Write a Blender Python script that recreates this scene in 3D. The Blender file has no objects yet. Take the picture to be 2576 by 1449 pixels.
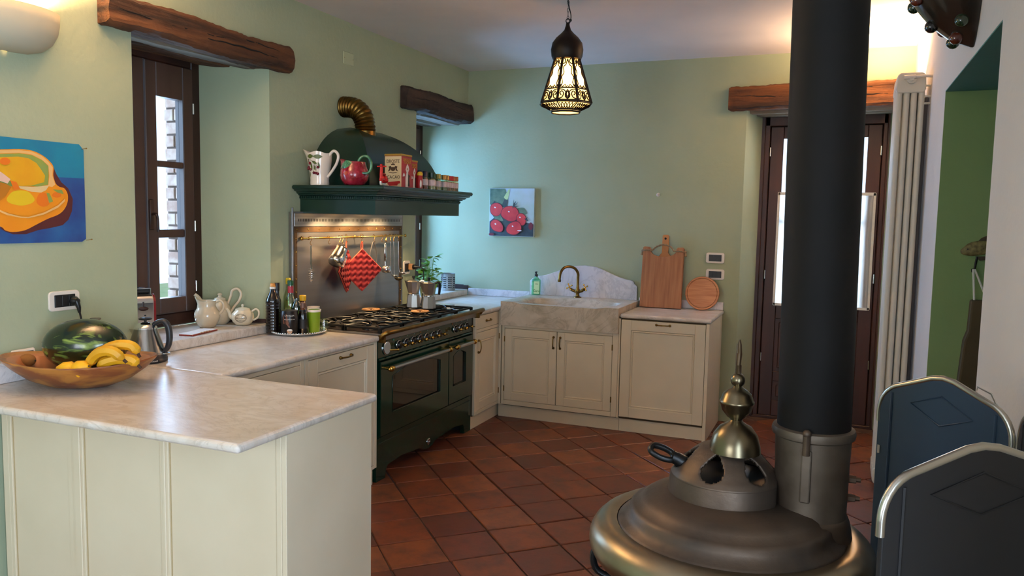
import bpy, bmesh, math, random
from math import pi, sin, cos, radians, sqrt
from mathutils import Vector, Matrix, Euler
random.seed(7)
S = bpy.context.scene
COL = S.collection
# ------------------------------------------------------------------ camera
cam_d = bpy.data.cameras.new('camera'); cam = bpy.data.objects.new('camera', cam_d); COL.objects.link(cam)
FPX = 1981.66
cam_d.sensor_fit = 'HORIZONTAL'; cam_d.sensor_width = 36.0; cam_d.lens = 36.0*FPX/2576; cam_d.clip_start = .02
YAW, PITCH, ROLL = .3909, -.0901, .0194
F = Vector((-sin(YAW)*cos(PITCH), cos(YAW)*cos(PITCH), sin(PITCH)))
Rv = F.cross(Vector((0, 0, 1))).normalized(); Uv = Rv.cross(F)
R2 = Rv*cos(ROLL)+Uv*sin(ROLL); U2 = -Rv*sin(ROLL)+Uv*cos(ROLL)
m = Matrix((R2, U2, -F)).transposed().to_4x4(); m.translation = Vector((3.0956, -6.4118, 1.6083))
cam.matrix_world = m
S.camera = cam
# ------------------------------------------------------------------ view, sky, daylight
S.view_settings.view_transform = 'Standard'; S.view_settings.look = 'None'
S.view_settings.exposure = 0.3; S.view_settings.gamma = 1.0
S.view_settings.use_curve_mapping = False
W = bpy.data.worlds.new('world'); S.world = W; W.use_nodes = True
bg = W.node_tree.nodes['Background']; bg.inputs[0].default_value = (.62, .80, 1, 1); bg.inputs[1].default_value = 2.2
COOL = (.42, .69, 1.0); DAY = (.74, .87, 1.0); WARM = (1.0, .66, .36)
def area(name, loc, direction, sx, sy, power, color, spread=180):
    d = bpy.data.lights.new(name, 'AREA'); d.shape = 'RECTANGLE'; d.size = sx; d.size_y = sy
    d.energy = power; d.color = color; d.spread = radians(spread)
    o = bpy.data.objects.new(name, d); COL.objects.link(o); o.location = loc
    o.rotation_euler = Vector(direction).to_track_quat('-Z', 'Z').to_euler(); return o
area('daylight_kitchen_window', (-1.15, -2.75, 1.75), (1, -.12, -.05), 2.3, 1.9, 190, (.50, .72, 1.0))
area('daylight_corner_window', (-.95, -.45, 1.7), (1, .12, -.05), 1.0, 1.7, 190, (.28, .55, 1.0))
area('daylight_glazed_door', (2.95, .85, 1.6), (0, -1, 0), 1.0, 1.5, 40, DAY)
area('daylight_french_window', (4.15, -6.9, 1.35), (-1, .25, -.05), 1.9, 2.1, 190, (.78, .88, 1.0))
area('daylight_rear_window', (1.4, -9.6, 1.6), (0, 1, 0), 2.0, 1.6, 80, (1.0, .92, .86))
def point(name, loc, power, color, r=.03):
    d = bpy.data.lights.new(name, 'POINT'); d.energy = power; d.color = color; d.shadow_soft_size = r
    o = bpy.data.objects.new(name, d); COL.objects.link(o); o.location = loc; return o
def spot(name, loc, direction, power, color, ang, blend=.5, r=.03):
    d = bpy.data.lights.new(name, 'SPOT'); d.energy = power; d.color = color; d.spot_size = radians(ang); d.spot_blend = blend; d.shadow_soft_size = r
    o = bpy.data.objects.new(name, d); COL.objects.link(o); o.location = loc
    o.rotation_euler = Vector(direction).to_track_quat('-Z', 'Y').to_euler(); return o
# ------------------------------------------------------------------ materials
def lin(h):
    if isinstance(h, str):
        h = h.lstrip('#'); h = [int(h[i:i+2], 16)/255 for i in (0, 2, 4)]
        h = [c/12.92 if c <= .04045 else ((c+.055)/1.055)**2.4 for c in h]
    return (*h, 1)
MATS = {}
def mat(key, color, rough=.6, metal=0., color2=None, scale=6., stretch=(1, 1, 1), contrast=(.35, .65), detail=6., bump=0., bscale=None,
        coat=0., emit=None, estr=0., alpha=1., trans=0., spec=.5, dist=.001, tex='noise', distort=0., aniso=0.):
    if key in MATS: return MATS[key]
    M = bpy.data.materials.new(key); M.use_nodes = True; nt = M.node_tree; N = nt.nodes; L = nt.links
    b = N['Principled BSDF']; b.inputs['Base Color'].default_value = lin(color)
    b.inputs['Roughness'].default_value = rough; b.inputs['Metallic'].default_value = metal
    b.inputs['Coat Weight'].default_value = coat; b.inputs['Coat Roughness'].default_value = .12
    b.inputs['Specular IOR Level'].default_value = spec; b.inputs['Alpha'].default_value = alpha
    b.inputs['Transmission Weight'].default_value = trans
    if aniso: b.inputs['Anisotropic'].default_value = aniso
    if emit: b.inputs['Emission Color'].default_value = lin(emit); b.inputs['Emission Strength'].default_value = estr
    if color2 or bump:
        tc = N.new('ShaderNodeTexCoord'); mp = N.new('ShaderNodeMapping'); mp.inputs['Scale'].default_value = stretch
        L.new(tc.outputs['Object'], mp.inputs['Vector'])
    if color2:
        if tex == 'wave':
            t = N.new('ShaderNodeTexWave'); t.inputs['Scale'].default_value = scale; t.inputs['Distortion'].default_value = distort; t.inputs['Detail'].default_value = detail
        else:
            t = N.new('ShaderNodeTexNoise'); t.inputs['Scale'].default_value = scale; t.inputs['Detail'].default_value = detail; t.inputs['Distortion'].default_value = distort
        r = N.new('ShaderNodeValToRGB'); r.color_ramp.elements[0].position = contrast[0]; r.color_ramp.elements[1].position = contrast[1]
        r.color_ramp.elements[0].color = lin(color); r.color_ramp.elements[1].color = lin(color2)
        L.new(mp.outputs['Vector'], t.inputs['Vector']); L.new(t.outputs['Fac'], r.inputs['Fac']); L.new(r.outputs['Color'], b.inputs['Base Color'])
    if bump:
        t2 = N.new('ShaderNodeTexNoise'); t2.inputs['Scale'].default_value = bscale or scale*2; t2.inputs['Detail'].default_value = 5
        bp = N.new('ShaderNodeBump'); bp.inputs['Strength'].default_value = bump; bp.inputs['Distance'].default_value = dist
        L.new(mp.outputs['Vector'], t2.inputs['Vector']); L.new(t2.outputs['Fac'], bp.inputs['Height']); L.new(bp.outputs['Normal'], b.inputs['Normal'])
    MATS[key] = M; return M
def wallmat(key, c1, c2, bs=.35):
    return mat(key, c1, .85, color2=c2, scale=2.2, contrast=(.3, .7), bump=bs, bscale=38, dist=.004)
m_green = wallmat('sage_plaster', '#9da788', '#a5ae90')
m_niche = wallmat('moss_plaster', '#7f9a63', '#86a06b')
m_teal = wallmat('teal_plaster', '#4f8578', '#558a7e')
m_white = wallmat('white_plaster', '#e2d9cf', '#dcd4cb')
m_ceil = wallmat('ceiling_plaster', '#dfd0c6', '#d6c8bf', .2)
m_cream = mat('cream_paint', '#decfb2', .45, color2='#d9c9ab', scale=3, bump=.05, bscale=60)
m_groove = mat('groove_brown', '#4a3a22', .8)
m_antique = mat('cream_antiqued', '#b39f78', .6)
m_beam = mat('old_beam', '#25140b', .85, color2='#6e4322', scale=9, stretch=(1, .10, 1), contrast=(.36, .66), bump=1., bscale=26, dist=.02, distort=1.)
m_beamk = mat('sooty_beam', '#1b130f', .9, color2='#4a382e', scale=9, stretch=(1, .10, 1), contrast=(.36, .66), bump=1., bscale=26, dist=.02)
m_beamx = mat('old_beam_across', '#2c160a', .85, color2='#774721', scale=9, stretch=(.10, 1, 1), contrast=(.36, .66), bump=1., bscale=26, dist=.02, distort=1.)
m_beamd = mat('weathered_plank', '#51453a', .9, color2='#8a8071', scale=6, stretch=(1, .1, 1), bump=.8, bscale=16, dist=.008)
m_beamdx = mat('weathered_plank_across', '#51453a', .9, color2='#8a8071', scale=6, stretch=(.1, 1, 1), bump=.8, bscale=16, dist=.008)
m_frame = mat('walnut_stain', '#2a130b', .5, color2='#3b1c10', scale=7, stretch=(1, 1, .08), bump=.15, bscale=30)
m_sash = mat('sash_walnut', '#3b2720', .5, color2='#4a342b', scale=7, stretch=(1, 1, .08), bump=.15, bscale=30)
m_door = mat('door_mahogany', '#2e140b', .45, color2='#422012', scale=7, stretch=(1, 1, .08), bump=.12, bscale=30)
m_brass = mat('aged_brass', '#8a6a34', .35, 1, color2='#6a4f27', scale=14)
m_brassb = mat('bright_brass', '#c8a050', .25, 1)
m_chrome = mat('chrome', '#e2e2e2', .14, 1)
m_steel = mat('brushed_steel', '#b9b7b2', .36, .85, color2='#8b8a86', scale=3, stretch=(1, .1, 8), bump=.04, bscale=60)
m_alu = mat('cast_aluminium', '#c2beb4', .28, 1)
m_black = mat('black_plastic', '#0c0c0d', .35)
m_iron = mat('black_enamel_iron', '#0a0908', .4, spec=.35)
m_rgreen = mat('range_green_enamel', '#04281b', .14, coat=.4)
m_hgreen = mat('hood_green_enamel', '#0b2a20', .3, coat=.25)
m_wplastic = mat('ivory_plastic', '#ded3c4', .35)
m_dark = mat('dark_void', '#050505', .9)
m_soot = mat('stove_pipe_black', '#0b0a09', .7, spec=.25, color2='#100d0b', scale=9, bump=.05, bscale=40)
m_cast = mat('rusty_cast_iron', '#3f3832', .48, .6, color2='#6b5848', scale=5, contrast=(.35, .75), bump=.45, bscale=34, dist=.003)
m_castb = mat('rubbed_cast_iron', '#3a2a1e', .5, .55, color2='#7c7062', scale=5, contrast=(.35, .72), bump=.3, bscale=40, dist=.002)
m_nickel = mat('tarnished_nickel', '#85755a', .33, 1, color2='#a89c86', scale=6, contrast=(.3, .7), bump=.06, bscale=22)
m_goldb = mat('antique_brass_ball', '#81755c', .28, 1, color2='#645a48', scale=9)
m_navy = mat('navy_sheet_metal', '#22384c', .5)
m_graph = mat('graphite_sheet_metal', '#1d1d20', .6)
m_rad = mat('radiator_enamel', '#d5cbb8', .4)
m_curt = mat('linen_curtain', '#efece4', .9, trans=0., color2='#e6e2d8', scale=40)
m_ceram = mat('cream_ceramic', '#cfc0a4', .2, color2='#c4b294', scale=10, coat=.4)
m_ceram2 = mat('ivory_ceramic', '#dccdae', .22, coat=.4)
m_whitec = mat('white_glaze', '#e6d9c8', .18, coat=.4)
m_red = mat('red_glaze', '#7d0f1a', .2, color2='#a3283a', scale=40, coat=.5, bump=.5, bscale=60, dist=.003)
m_gleaf = mat('green_glaze', '#1f5a3a', .25, color2='#4d8a5c', scale=30, coat=.5)
m_oleaf = mat('olive_paint', '#54612a', .35)
m_cherry = mat('cherry_paint', '#6d0f20', .2)
m_redp = mat('red_plastic', '#c01d17', .3)
m_mitt = mat('red_quilt', '#74070e', .8)
m_mitte = mat('coral_binding', '#c0412a', .8)
m_bowl = mat('turned_wood', '#7a4320', .38, color2='#a8702f', scale=5, stretch=(1, 1, 3), contrast=(.44, .56), bump=.1, bscale=30, coat=.2, distort=1.)
m_bowli = mat('bowl_rim_wood', '#b06f42', .35, coat=.3)
m_lemon = mat('lemon_skin', '#e8ac12', .5, bump=.4, bscale=160, dist=.001)
m_banana = mat('banana_skin', '#d9a014', .5, color2='#c78f1a', scale=12)
m_brown = mat('brown_tip', '#3c2412', .8)
m_wood = mat('board_beech', '#a46f45', .6, color2='#8a5733', scale=5, stretch=(10, 1, .7), contrast=(.3, .7))
m_woodl = mat('board_light', '#c88b5b', .5, color2='#a9673d', scale=9, stretch=(.6, 1, 8), contrast=(.3, .7))
m_woodh = mat('board_handle', '#b58160', .55)
m_rope = mat('jute_rope', '#8a7458', .95)
m_leaf = mat('basil_leaf', '#4f8a1e', .45, color2='#86b030', scale=20)
m_terra = mat('plant_pot', '#8a8f60', .6)
m_cord = mat('black_cord', '#0d0d0e', .5)
m_gold = mat('gold_tin', '#b08a3c', .4, .5)
m_tin = mat('cream_tin', '#cdb98f', .5)
m_tinred = mat('red_tin', '#a51d1f', .45)
m_ink = mat('brown_ink', '#3c2510', .7)
m_inkb = mat('black_ink', '#15110f', .7)
m_inkw = mat('white_ink', '#e5ddd0', .7)
m_inkg = mat('gold_ink', '#c79a3a', .6)
m_khaki = mat('khaki_canvas', '#4a3f2a', .9, color2='#544832', scale=5)
m_bagw = mat('white_canvas', '#d8d4c8', .9)
m_fish = mat('carved_fish', '#8a7f4e', .6, color2='#4f4526', scale=40)
m_lens = mat('dark_screen', '#0a0b0c', .2)
m_backs = mat('dulled_steel', '#8a8784', .36, .9, color2='#979390', scale=3, stretch=(1, .15, 5), bump=.05, bscale=50)
# marble
def marble(key, c1, c2, c3, rough=.28, vein=3.):
    M = bpy.data.materials.new(key); M.use_nodes = True; nt = M.node_tree; N = nt.nodes; L = nt.links; b = N['Principled BSDF']
    tc = N.new('ShaderNodeTexCoord'); mp = N.new('ShaderNodeMapping'); mp.inputs['Rotation'].default_value = (0, .2, .6); mp.inputs['Scale'].default_value = (1, 1.8, 1)
    L.new(tc.outputs['Object'], mp.inputs['Vector'])
    n1 = N.new('ShaderNodeTexNoise'); n1.inputs['Scale'].default_value = 5; n1.inputs['Detail'].default_value = 8; n1.inputs['Distortion'].default_value = 1.2
    n2 = N.new('ShaderNodeTexNoise'); n2.inputs['Scale'].default_value = vein; n2.inputs['Detail'].default_value = 10; n2.inputs['Distortion'].default_value = 2.5; n2.inputs['Roughness'].default_value = .65
    L.new(mp.outputs[0], n1.inputs['Vector']); L.new(mp.outputs[0], n2.inputs['Vector'])
    r1 = N.new('ShaderNodeValToRGB'); r1.color_ramp.elements[0].color = lin(c2); r1.color_ramp.elements[1].color = lin(c1); r1.color_ramp.elements[0].position = .35; r1.color_ramp.elements[1].position = .62
    r2 = N.new('ShaderNodeValToRGB'); e = r2.color_ramp.elements; e[0].position = .46; e[0].color = (0, 0, 0, 1); e[1].position = .54; e[1].color = (0, 0, 0, 1)
    q = e.new(.5); q.color = (1, 1, 1, 1)
    L.new(n1.outputs['Fac'], r1.inputs['Fac']); L.new(n2.outputs['Fac'], r2.inputs['Fac'])
    mx = N.new('ShaderNodeMix'); mx.data_type = 'RGBA'; mx.inputs[7].default_value = lin(c3)
    mm = N.new('ShaderNodeMath'); mm.operation = 'MULTIPLY'; mm.inputs[1].default_value = .38
    L.new(r2.outputs['Color'], mm.inputs[0]); L.new(mm.outputs[0], mx.inputs[0]); L.new(r1.outputs['Color'], mx.inputs[6]); L.new(mx.outputs[2], b.inputs['Base Color'])
    b.inputs['Roughness'].default_value = rough
    bp = N.new('ShaderNodeBump'); bp.inputs['Strength'].default_value = .35; bp.inputs['Distance'].default_value = .002
    n3 = N.new('ShaderNodeTexNoise'); n3.inputs['Scale'].default_value = 26; n3.inputs['Detail'].default_value = 3; L.new(mp.outputs[0], n3.inputs['Vector'])
    L.new(n3.outputs['Fac'], bp.inputs['Height']); L.new(bp.outputs['Normal'], b.inputs['Normal'])
    MATS[key] = M; return M
m_marble = marble('worktop_marble', '#dbd2c8', '#cdbfae', '#a79786')
m_marbles = marble('sink_marble', '#cdc1ae', '#b3a68f', '#857762', .32, 3.2)
m_marbleb = marble('splash_marble', '#dcd7d6', '#cfcacb', '#9a979c', .35, 2.4)
def glassmat(key, color, rough=.02, mixv=.12):
    M = bpy.data.materials.new(key); M.use_nodes = True; nt = M.node_tree; N = nt.nodes; L = nt.links; N.clear()
    o = N.new('ShaderNodeOutputMaterial'); t = N.new('ShaderNodeBsdfTransparent'); g = N.new('ShaderNodeBsdfGlossy'); x = N.new('ShaderNodeMixShader')
    t.inputs[0].default_value = lin(color); g.inputs['Roughness'].default_value = rough
    x.inputs[0].default_value = mixv; L.new(t.outputs[0], x.inputs[1]); L.new(g.outputs[0], x.inputs[2]); L.new(x.outputs[0], o.inputs[0]); MATS[key] = M; return M
m_glass = glassmat('window_glass', '#f4faff', .01, .06)
m_bglass = glassmat('bottle_glass', '#e6f2e0', .05, .18)
m_gglass = glassmat('green_glass', '#4fa04a', .05, .2)
m_soapg = glassmat('soap_bottle_plastic', '#b8f0d0', .1, .15)
m_ovglass = mat('oven_glass', '#181009', .04, spec=.9)
m_soy = mat('dark_soy_glass', '#0d0505', .12, coat=.6)
m_amber = mat('amber_glass', '#5a2c0c', .12, coat=.6)
def shade_mat():
    M = bpy.data.materials.new('frosted_lamp_glass'); M.use_nodes = True; nt = M.node_tree; N = nt.nodes; L = nt.links; N.clear()
    o = N.new('ShaderNodeOutputMaterial'); t = N.new('ShaderNodeBsdfTranslucent'); e = N.new('ShaderNodeEmission'); a = N.new('ShaderNodeAddShader')
    t.inputs[0].default_value = lin('#6a5530'); e.inputs[0].default_value = lin('#ffd588'); e.inputs[1].default_value = .45
    L.new(t.outputs[0], a.inputs[0]); L.new(e.outputs[0], a.inputs[1]); L.new(a.outputs[0], o.inputs[0]); return M
m_shade = shade_mat()
def curtain_mat():
    M = bpy.data.materials.new('sheer_linen'); M.use_nodes = True; nt = M.node_tree; N = nt.nodes; L = nt.links; N.clear()
    o = N.new('ShaderNodeOutputMaterial'); t = N.new('ShaderNodeBsdfTranslucent'); d = N.new('ShaderNodeBsdfDiffuse'); x = N.new('ShaderNodeMixShader'); tr = N.new('ShaderNodeBsdfTransparent'); y = N.new('ShaderNodeMixShader')
    t.inputs[0].default_value = lin('#f4f4f6'); d.inputs[0].default_value = lin('#e9e6e0')
    x.inputs[0].default_value = .45; y.inputs[0].default_value = .22
    L.new(t.outputs[0], x.inputs[1]); L.new(d.outputs[0], x.inputs[2]); L.new(x.outputs[0], y.inputs[1]); L.new(tr.outputs[0], y.inputs[2]); L.new(y.outputs[0], o.inputs[0]); return M
m_sheer = curtain_mat()
def tile_mat():
    M = bpy.data.materials.new('terracotta'); M.use_nodes = True; nt = M.node_tree; N = nt.nodes; L = nt.links; b = N['Principled BSDF']
    tc = N.new('ShaderNodeTexCoord'); oi = N.new('ShaderNodeObjectInfo')
    n = N.new('ShaderNodeTexNoise'); n.inputs['Scale'].default_value = 7; n.inputs['Detail'].default_value = 8; n.inputs['Roughness'].default_value = .65
    av = N.new('ShaderNodeVectorMath'); av.operation = 'ADD'; L.new(tc.outputs['Object'], av.inputs[0]); L.new(oi.outputs['Location'], av.inputs[1]); L.new(av.outputs[0], n.inputs['Vector'])
    r = N.new('ShaderNodeValToRGB'); r.color_ramp.elements[0].color = lin('#5c2f20'); r.color_ramp.elements[0].position = 0.
    r.color_ramp.elements[1].color = lin('#89502f'); r.color_ramp.elements[1].position = 1.
    for pos, c in ((.35, '#6c3826'), (.65, '#7a4024')):
        q = r.color_ramp.elements.new(pos); q.color = lin(c)
    L.new(oi.outputs['Random'], r.inputs['Fac'])
    mx = N.new('ShaderNodeMix'); mx.data_type = 'RGBA'; mx.inputs[7].default_value = lin('#4f3329')
    rr = N.new('ShaderNodeValToRGB'); rr.color_ramp.elements[0].position = .42; rr.color_ramp.elements[1].position = .72
    L.new(n.outputs['Fac'], rr.inputs['Fac']); L.new(rr.outputs['Color'], mx.inputs[0]); L.new(r.outputs['Color'], mx.inputs[6]); L.new(mx.outputs[2], b.inputs['Base Color'])
    b.inputs['Roughness'].default_value = .42
    bp = N.new('ShaderNodeBump'); bp.inputs['Strength'].default_value = .6; bp.inputs['Distance'].default_value = .004; L.new(n.outputs['Fac'], bp.inputs['Height']); L.new(bp.outputs['Normal'], b.inputs['Normal'])
    return M
m_tile = tile_mat()
m_mortar = mat('dirty_mortar', '#46322a', .9, color2='#5a463c', scale=12)
m_brick = mat('weathered_brick', '#8a6a5c', .9, color2='#a89284', scale=14, bump=.6, bscale=40, dist=.004)
m_melon = mat('melon_rind', '#0e1f0b', .22, color2='#7c9440', scale=6, stretch=(1.3, 5, 5), contrast=(.54, .70), coat=.4, distort=.8)
# ------------------------------------------------------------------ mesh builder
class MB:
    def __init__(s): s.v = []; s.f = []; s.m = []; s.sm = []; s.cur = 0; s.X = None
    def add(s, vs, fs, smooth=False):
        n = len(s.v)
        if s.X is not None: vs = [tuple(s.X @ Vector(v)) for v in vs]
        s.v += [tuple(v) for v in vs]; s.f += [[i+n for i in f] for f in fs]; s.m += [s.cur]*len(fs); s.sm += [smooth]*len(fs); return s
    def box(s, x0, x1, y0, y1, z0, z1, c=0.):
        if c <= 0:
            vs = [(x, y, z) for x in (x0, x1) for y in (y0, y1) for z in (z0, z1)]
            return s.add(vs, [(0, 1, 3, 2), (4, 6, 7, 5), (0, 4, 5, 1), (2, 3, 7, 6), (0, 2, 6, 4), (1, 5, 7, 3)])
        c = min(c, (x1-x0)*.49, (y1-y0)*.49, (z1-z0)*.49); vs = []
        X = ((x0, x0+c), (x1, x1-c)); Y = ((y0, y0+c), (y1, y1-c)); Z = ((z0, z0+c), (z1, z1-c)); ix = {}
        for a in (0, 1):
            for b in (0, 1):
                for d in (0, 1):
                    ix[a, b, d, 0] = len(vs); vs.append((X[a][0], Y[b][1], Z[d][1]))
                    ix[a, b, d, 1] = len(vs); vs.append((X[a][1], Y[b][0], Z[d][1]))
                    ix[a, b, d, 2] = len(vs); vs.append((X[a][1], Y[b][1], Z[d][0]))
        fs = []
        for a in (0, 1): fs.append([ix[a, 0, 0, 0], ix[a, 1, 0, 0], ix[a, 1, 1, 0], ix[a, 0, 1, 0]])
        for b in (0, 1): fs.append([ix[0, b, 0, 1], ix[1, b, 0, 1], ix[1, b, 1, 1], ix[0, b, 1, 1]])
        for d in (0, 1): fs.append([ix[0, 0, d, 2], ix[1, 0, d, 2], ix[1, 1, d, 2], ix[0, 1, d, 2]])
        for b in (0, 1):
            for d in (0, 1): fs.append([ix[0, b, d, 1], ix[1, b, d, 1], ix[1, b, d, 2], ix[0, b, d, 2]])
        for a in (0, 1):
            for d in (0, 1): fs.append([ix[a, 0, d, 0], ix[a, 1, d, 0], ix[a, 1, d, 2], ix[a, 0, d, 2]])
        for a in (0, 1):
            for b in (0, 1): fs.append([ix[a, b, 0, 0], ix[a, b, 1, 0], ix[a, b, 1, 1], ix[a, b, 0, 1]])
        for a in (0, 1):
            for b in (0, 1):
                for d in (0, 1): fs.append([ix[a, b, d, 0], ix[a, b, d, 1], ix[a, b, d, 2]])
        return s.add(vs, fs)
    def lathe(s, prof, c=(0, 0, 0), n=32, smooth=True, sx=1., sy=1., caps=True, rot=0.):
        vs = []; fs = []
        for r, z in prof:
            for k in range(n):
                a = 2*pi*k/n+rot; vs.append((c[0]+r*cos(a)*sx, c[1]+r*sin(a)*sy, c[2]+z))
        for i in range(len(prof)-1):
            for k in range(n):
                a = i*n+k; b = i*n+(k+1) % n; fs.append((a, b, b+n, a+n))
        s.add(vs, fs, smooth)
        if caps:
            for i, rev in ((0, True), (len(prof)-1, False)):
                if prof[i][0] > 1e-4:
                    vs = [(c[0]+prof[i][0]*cos(2*pi*k/n+rot)*sx, c[1]+prof[i][0]*sin(2*pi*k/n+rot)*sy, c[2]+prof[i][1]) for k in range(n)]
                    s.add(vs, [list(range(n))[::-1] if rev else list(range(n))])
        return s
    def tube(s, pts, r, n=10, closed=False, smooth=True, caps=True):
        P = [Vector(p) for p in pts]; N = len(P); rr = r if hasattr(r, '__len__') else [r]*N
        vs = []; fs = []; up = Vector((0, 0, 1)); pu = None
        for i in range(N):
            a = P[(i-1) % N] if (closed or i > 0) else P[i]; b = P[(i+1) % N] if (closed or i < N-1) else P[i]
            t = (b-a).normalized()
            if pu is None: pu = up if abs(t.z) < .95 else Vector((1, 0, 0))
            u = (pu-t*pu.dot(t)); u = u.normalized() if u.length > 1e-6 else t.orthogonal().normalized(); w = t.cross(u); pu = u
            for k in range(n):
                q = P[i]+(u*cos(2*pi*k/n)+w*sin(2*pi*k/n))*rr[i]; vs.append(q)
        for i in range(N if closed else N-1):
            j = (i+1) % N
            for k in range(n): fs.append((i*n+k, i*n+(k+1) % n, j*n+(k+1) % n, j*n+k))
        s.add(vs, fs, smooth)
        if caps and not closed: s.add(vs[:n], [list(range(n))[::-1]]); s.add(vs[-n:], [list(range(n))])
        return s
    def cyl(s, a, b, r, n=20, r2=None, smooth=True): return s.tube([a, b], [r, r if r2 is None else r2], n, smooth=smooth)
    def ball(s, c, r, n=16, sc=(1, 1, 1)):
        k = max(6, n//2); prof = [(r*sin(pi*i/k), -r*cos(pi*i/k)) for i in range(k+1)]
        vs = []; fs = []
        for i in range(k+1):
            for j in range(n):
                a = 2*pi*j/n; vs.append((c[0]+prof[i][0]*cos(a)*sc[0], c[1]+prof[i][0]*sin(a)*sc[1], c[2]+prof[i][1]*sc[2]))
        for i in range(k):
            for j in range(n): a = i*n+j; b = i*n+(j+1) % n; fs.append((a, b, b+n, a+n))
        return s.add(vs, fs, True)
    def prism(s, poly, axis, a, b, smooth=False):
        """poly: 2D points in the two axes other than axis, in order (x,y,z minus axis); extruded from a to b"""
        def P(q, h): return {'x': (h, q[0], q[1]), 'y': (q[0], h, q[1]), 'z': (q[0], q[1], h)}[axis]
        n = len(poly); vs = [P(q, a) for q in poly]+[P(q, b) for q in poly]
        s.add(vs, [list(range(n))[::-1], list(range(n, 2*n))]); s.add(vs, [(i, (i+1) % n, n+(i+1) % n, n+i) for i in range(n)], smooth); return s
    def build(s, name, mt, parent=None, world=False, bevel=0., merge=True, recalc=True, auto=None):
        me = bpy.data.meshes.new(name); V = s.v
        if world and parent is not None:
            off = Vector((0, 0, 0)); p = parent
            while p is not None: off += Vector(p.location); p = p.parent
            V = [(v[0]-off.x, v[1]-off.y, v[2]-off.z) for v in V]
        me.from_pydata([tuple(v) for v in V], [], s.f)
        mts = mt if isinstance(mt, (list, tuple)) else [mt]
        for q in mts: me.materials.append(q)
        for p, mi, sm in zip(me.polygons, s.m, s.sm): p.material_index = min(mi, len(mts)-1); p.use_smooth = sm
        bm = bmesh.new(); bm.from_mesh(me)
        if merge: bmesh.ops.remove_doubles(bm, verts=bm.verts, dist=1e-5)
        if recalc: bmesh.ops.recalc_face_normals(bm, faces=bm.faces)
        bm.to_mesh(me); bm.free()
        o = bpy.data.objects.new(name, me); COL.objects.link(o)
        if parent is not None: o.parent = parent
        if bevel:
            b = o.modifiers.new('bevel', 'BEVEL'); b.width = bevel; b.segments = 2; b.limit_method = 'ANGLE'; b.angle_limit = radians(40)
        if any(s.sm) and not all(s.sm) or auto: me.set_sharp_from_angle(angle=radians(auto or 45))
        return o
def tag(o, label, cat, group=None):
    o['label'] = label; o['category'] = cat
    if group: o['group'] = group
    return o
def struct(o): o['kind'] = 'structure'; return o
def thing(name, label, cat, loc=(0, 0, 0), rz=0., group=None):
    o = bpy.data.objects.new(name, None); COL.objects.link(o); o.location = loc; o.rotation_euler = (0, 0, rz); o.empty_display_size = .05
    return tag(o, label, cat, group)
def copy_tree(o, parent=None):
    c = o.copy(); COL.objects.link(c); c.parent = parent
    for ch in list(o.children): copy_tree(ch, c)
    return c
def text(s, size, mt, parent, loc, rot, name='lettering', depth=.0006, align='CENTER', squash=1., world=False):
    cu = bpy.data.curves.new(name, 'FONT'); cu.body = s; cu.size = size; cu.extrude = depth; cu.align_x = align; cu.align_y = 'CENTER'; cu.resolution_u = 2
    t = bpy.data.objects.new(name, cu); COL.objects.link(t); dg = bpy.context.evaluated_depsgraph_get(); dg.update()
    me = bpy.data.meshes.new_from_object(t.evaluated_get(dg)); bpy.data.objects.remove(t); bpy.data.curves.remove(cu)
    me.transform(Matrix.Diagonal((squash, 1, 1, 1))); me.materials.clear(); me.materials.append(mt); me.name = name
    o = bpy.data.objects.new(name, me); COL.objects.link(o); o.rotation_euler = rot; o.location = loc
    if parent is not None:
        o.parent = parent
        if world:
            off = Vector((0, 0, 0)); p = parent
            while p is not None: off += Vector(p.location); p = p.parent
            o.location = Vector(loc)-off
    return o
ROT_X = (pi/2, 0, pi/2)     # lettering that faces +x
ROT_MY = (pi/2, 0, 0)       # lettering that faces -y
def spline(pts, n=8, closed=False):
    P = [Vector(p) for p in pts]; N = len(P); out = []
    for i in range(N if closed else N-1):
        g = (lambda k: P[k % N]) if closed else (lambda k: P[max(0, min(N-1, k))])
        a, b, c, d = g(i-1), g(i), g(i+1), g(i+2)
        for k in range(n):
            t = k/n; out.append(.5*((2*b)+(c-a)*t+(2*a-5*b+4*c-d)*t*t+(3*b-a-3*c+d)*t**3))
    if not closed: out.append(P[-1])
    return out
# ------------------------------------------------------------------ room shell
H = 2.88; XR = 3.54; YB = -9.0
w = MB()
w.box(-.5, 0, YB, -3.62, 0, H); w.box(-.5, 0, -3.62, -2.655, 0, .91); w.box(-.5, 0, -3.62, -2.655, 2.49, H)
w.prism([(0, -2.655), (0, -.93), (-.5, -.93), (-.5, -2.82), (-.38, -2.80)], 'z', 0, H)
w.box(-.5, 0, -.93, .002, 0, .91); w.box(-.5, 0, -.93, .002, 2.46, H)
struct(w.build('wall_left', m_green))
w = MB()
w.prism([(-.75, 0), (2.39, 0), (2.487, .33), (2.487, .45), (-.75, .45)], 'z', 0, H)
w.box(2.39, 3.45, 0, .45, 2.51, H); w.prism([(3.45, 0), (3.54, 0), (3.54, .45), (3.415, .45), (3.415, .33)], 'z', 0, H)
struct(w.build('wall_back', m_green))
w = MB()                       # right wall, white, with the passage opening and the french window
w.box(XR, XR+.3, -2.0, .45, 0, H); w.box(XR, XR+.3, -3.46, -2.0, 2.26, H); w.box(XR, XR+.3, -5.9, -3.46, 0, H)
w.box(XR, XR+.3, -7.9, -5.9, 2.35, H); w.box(XR, XR+.3, -7.9, -5.9, 0, .1); w.box(XR, XR+.3, YB, -7.9, 0, H)
struct(w.build('wall_right', m_white))
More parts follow.
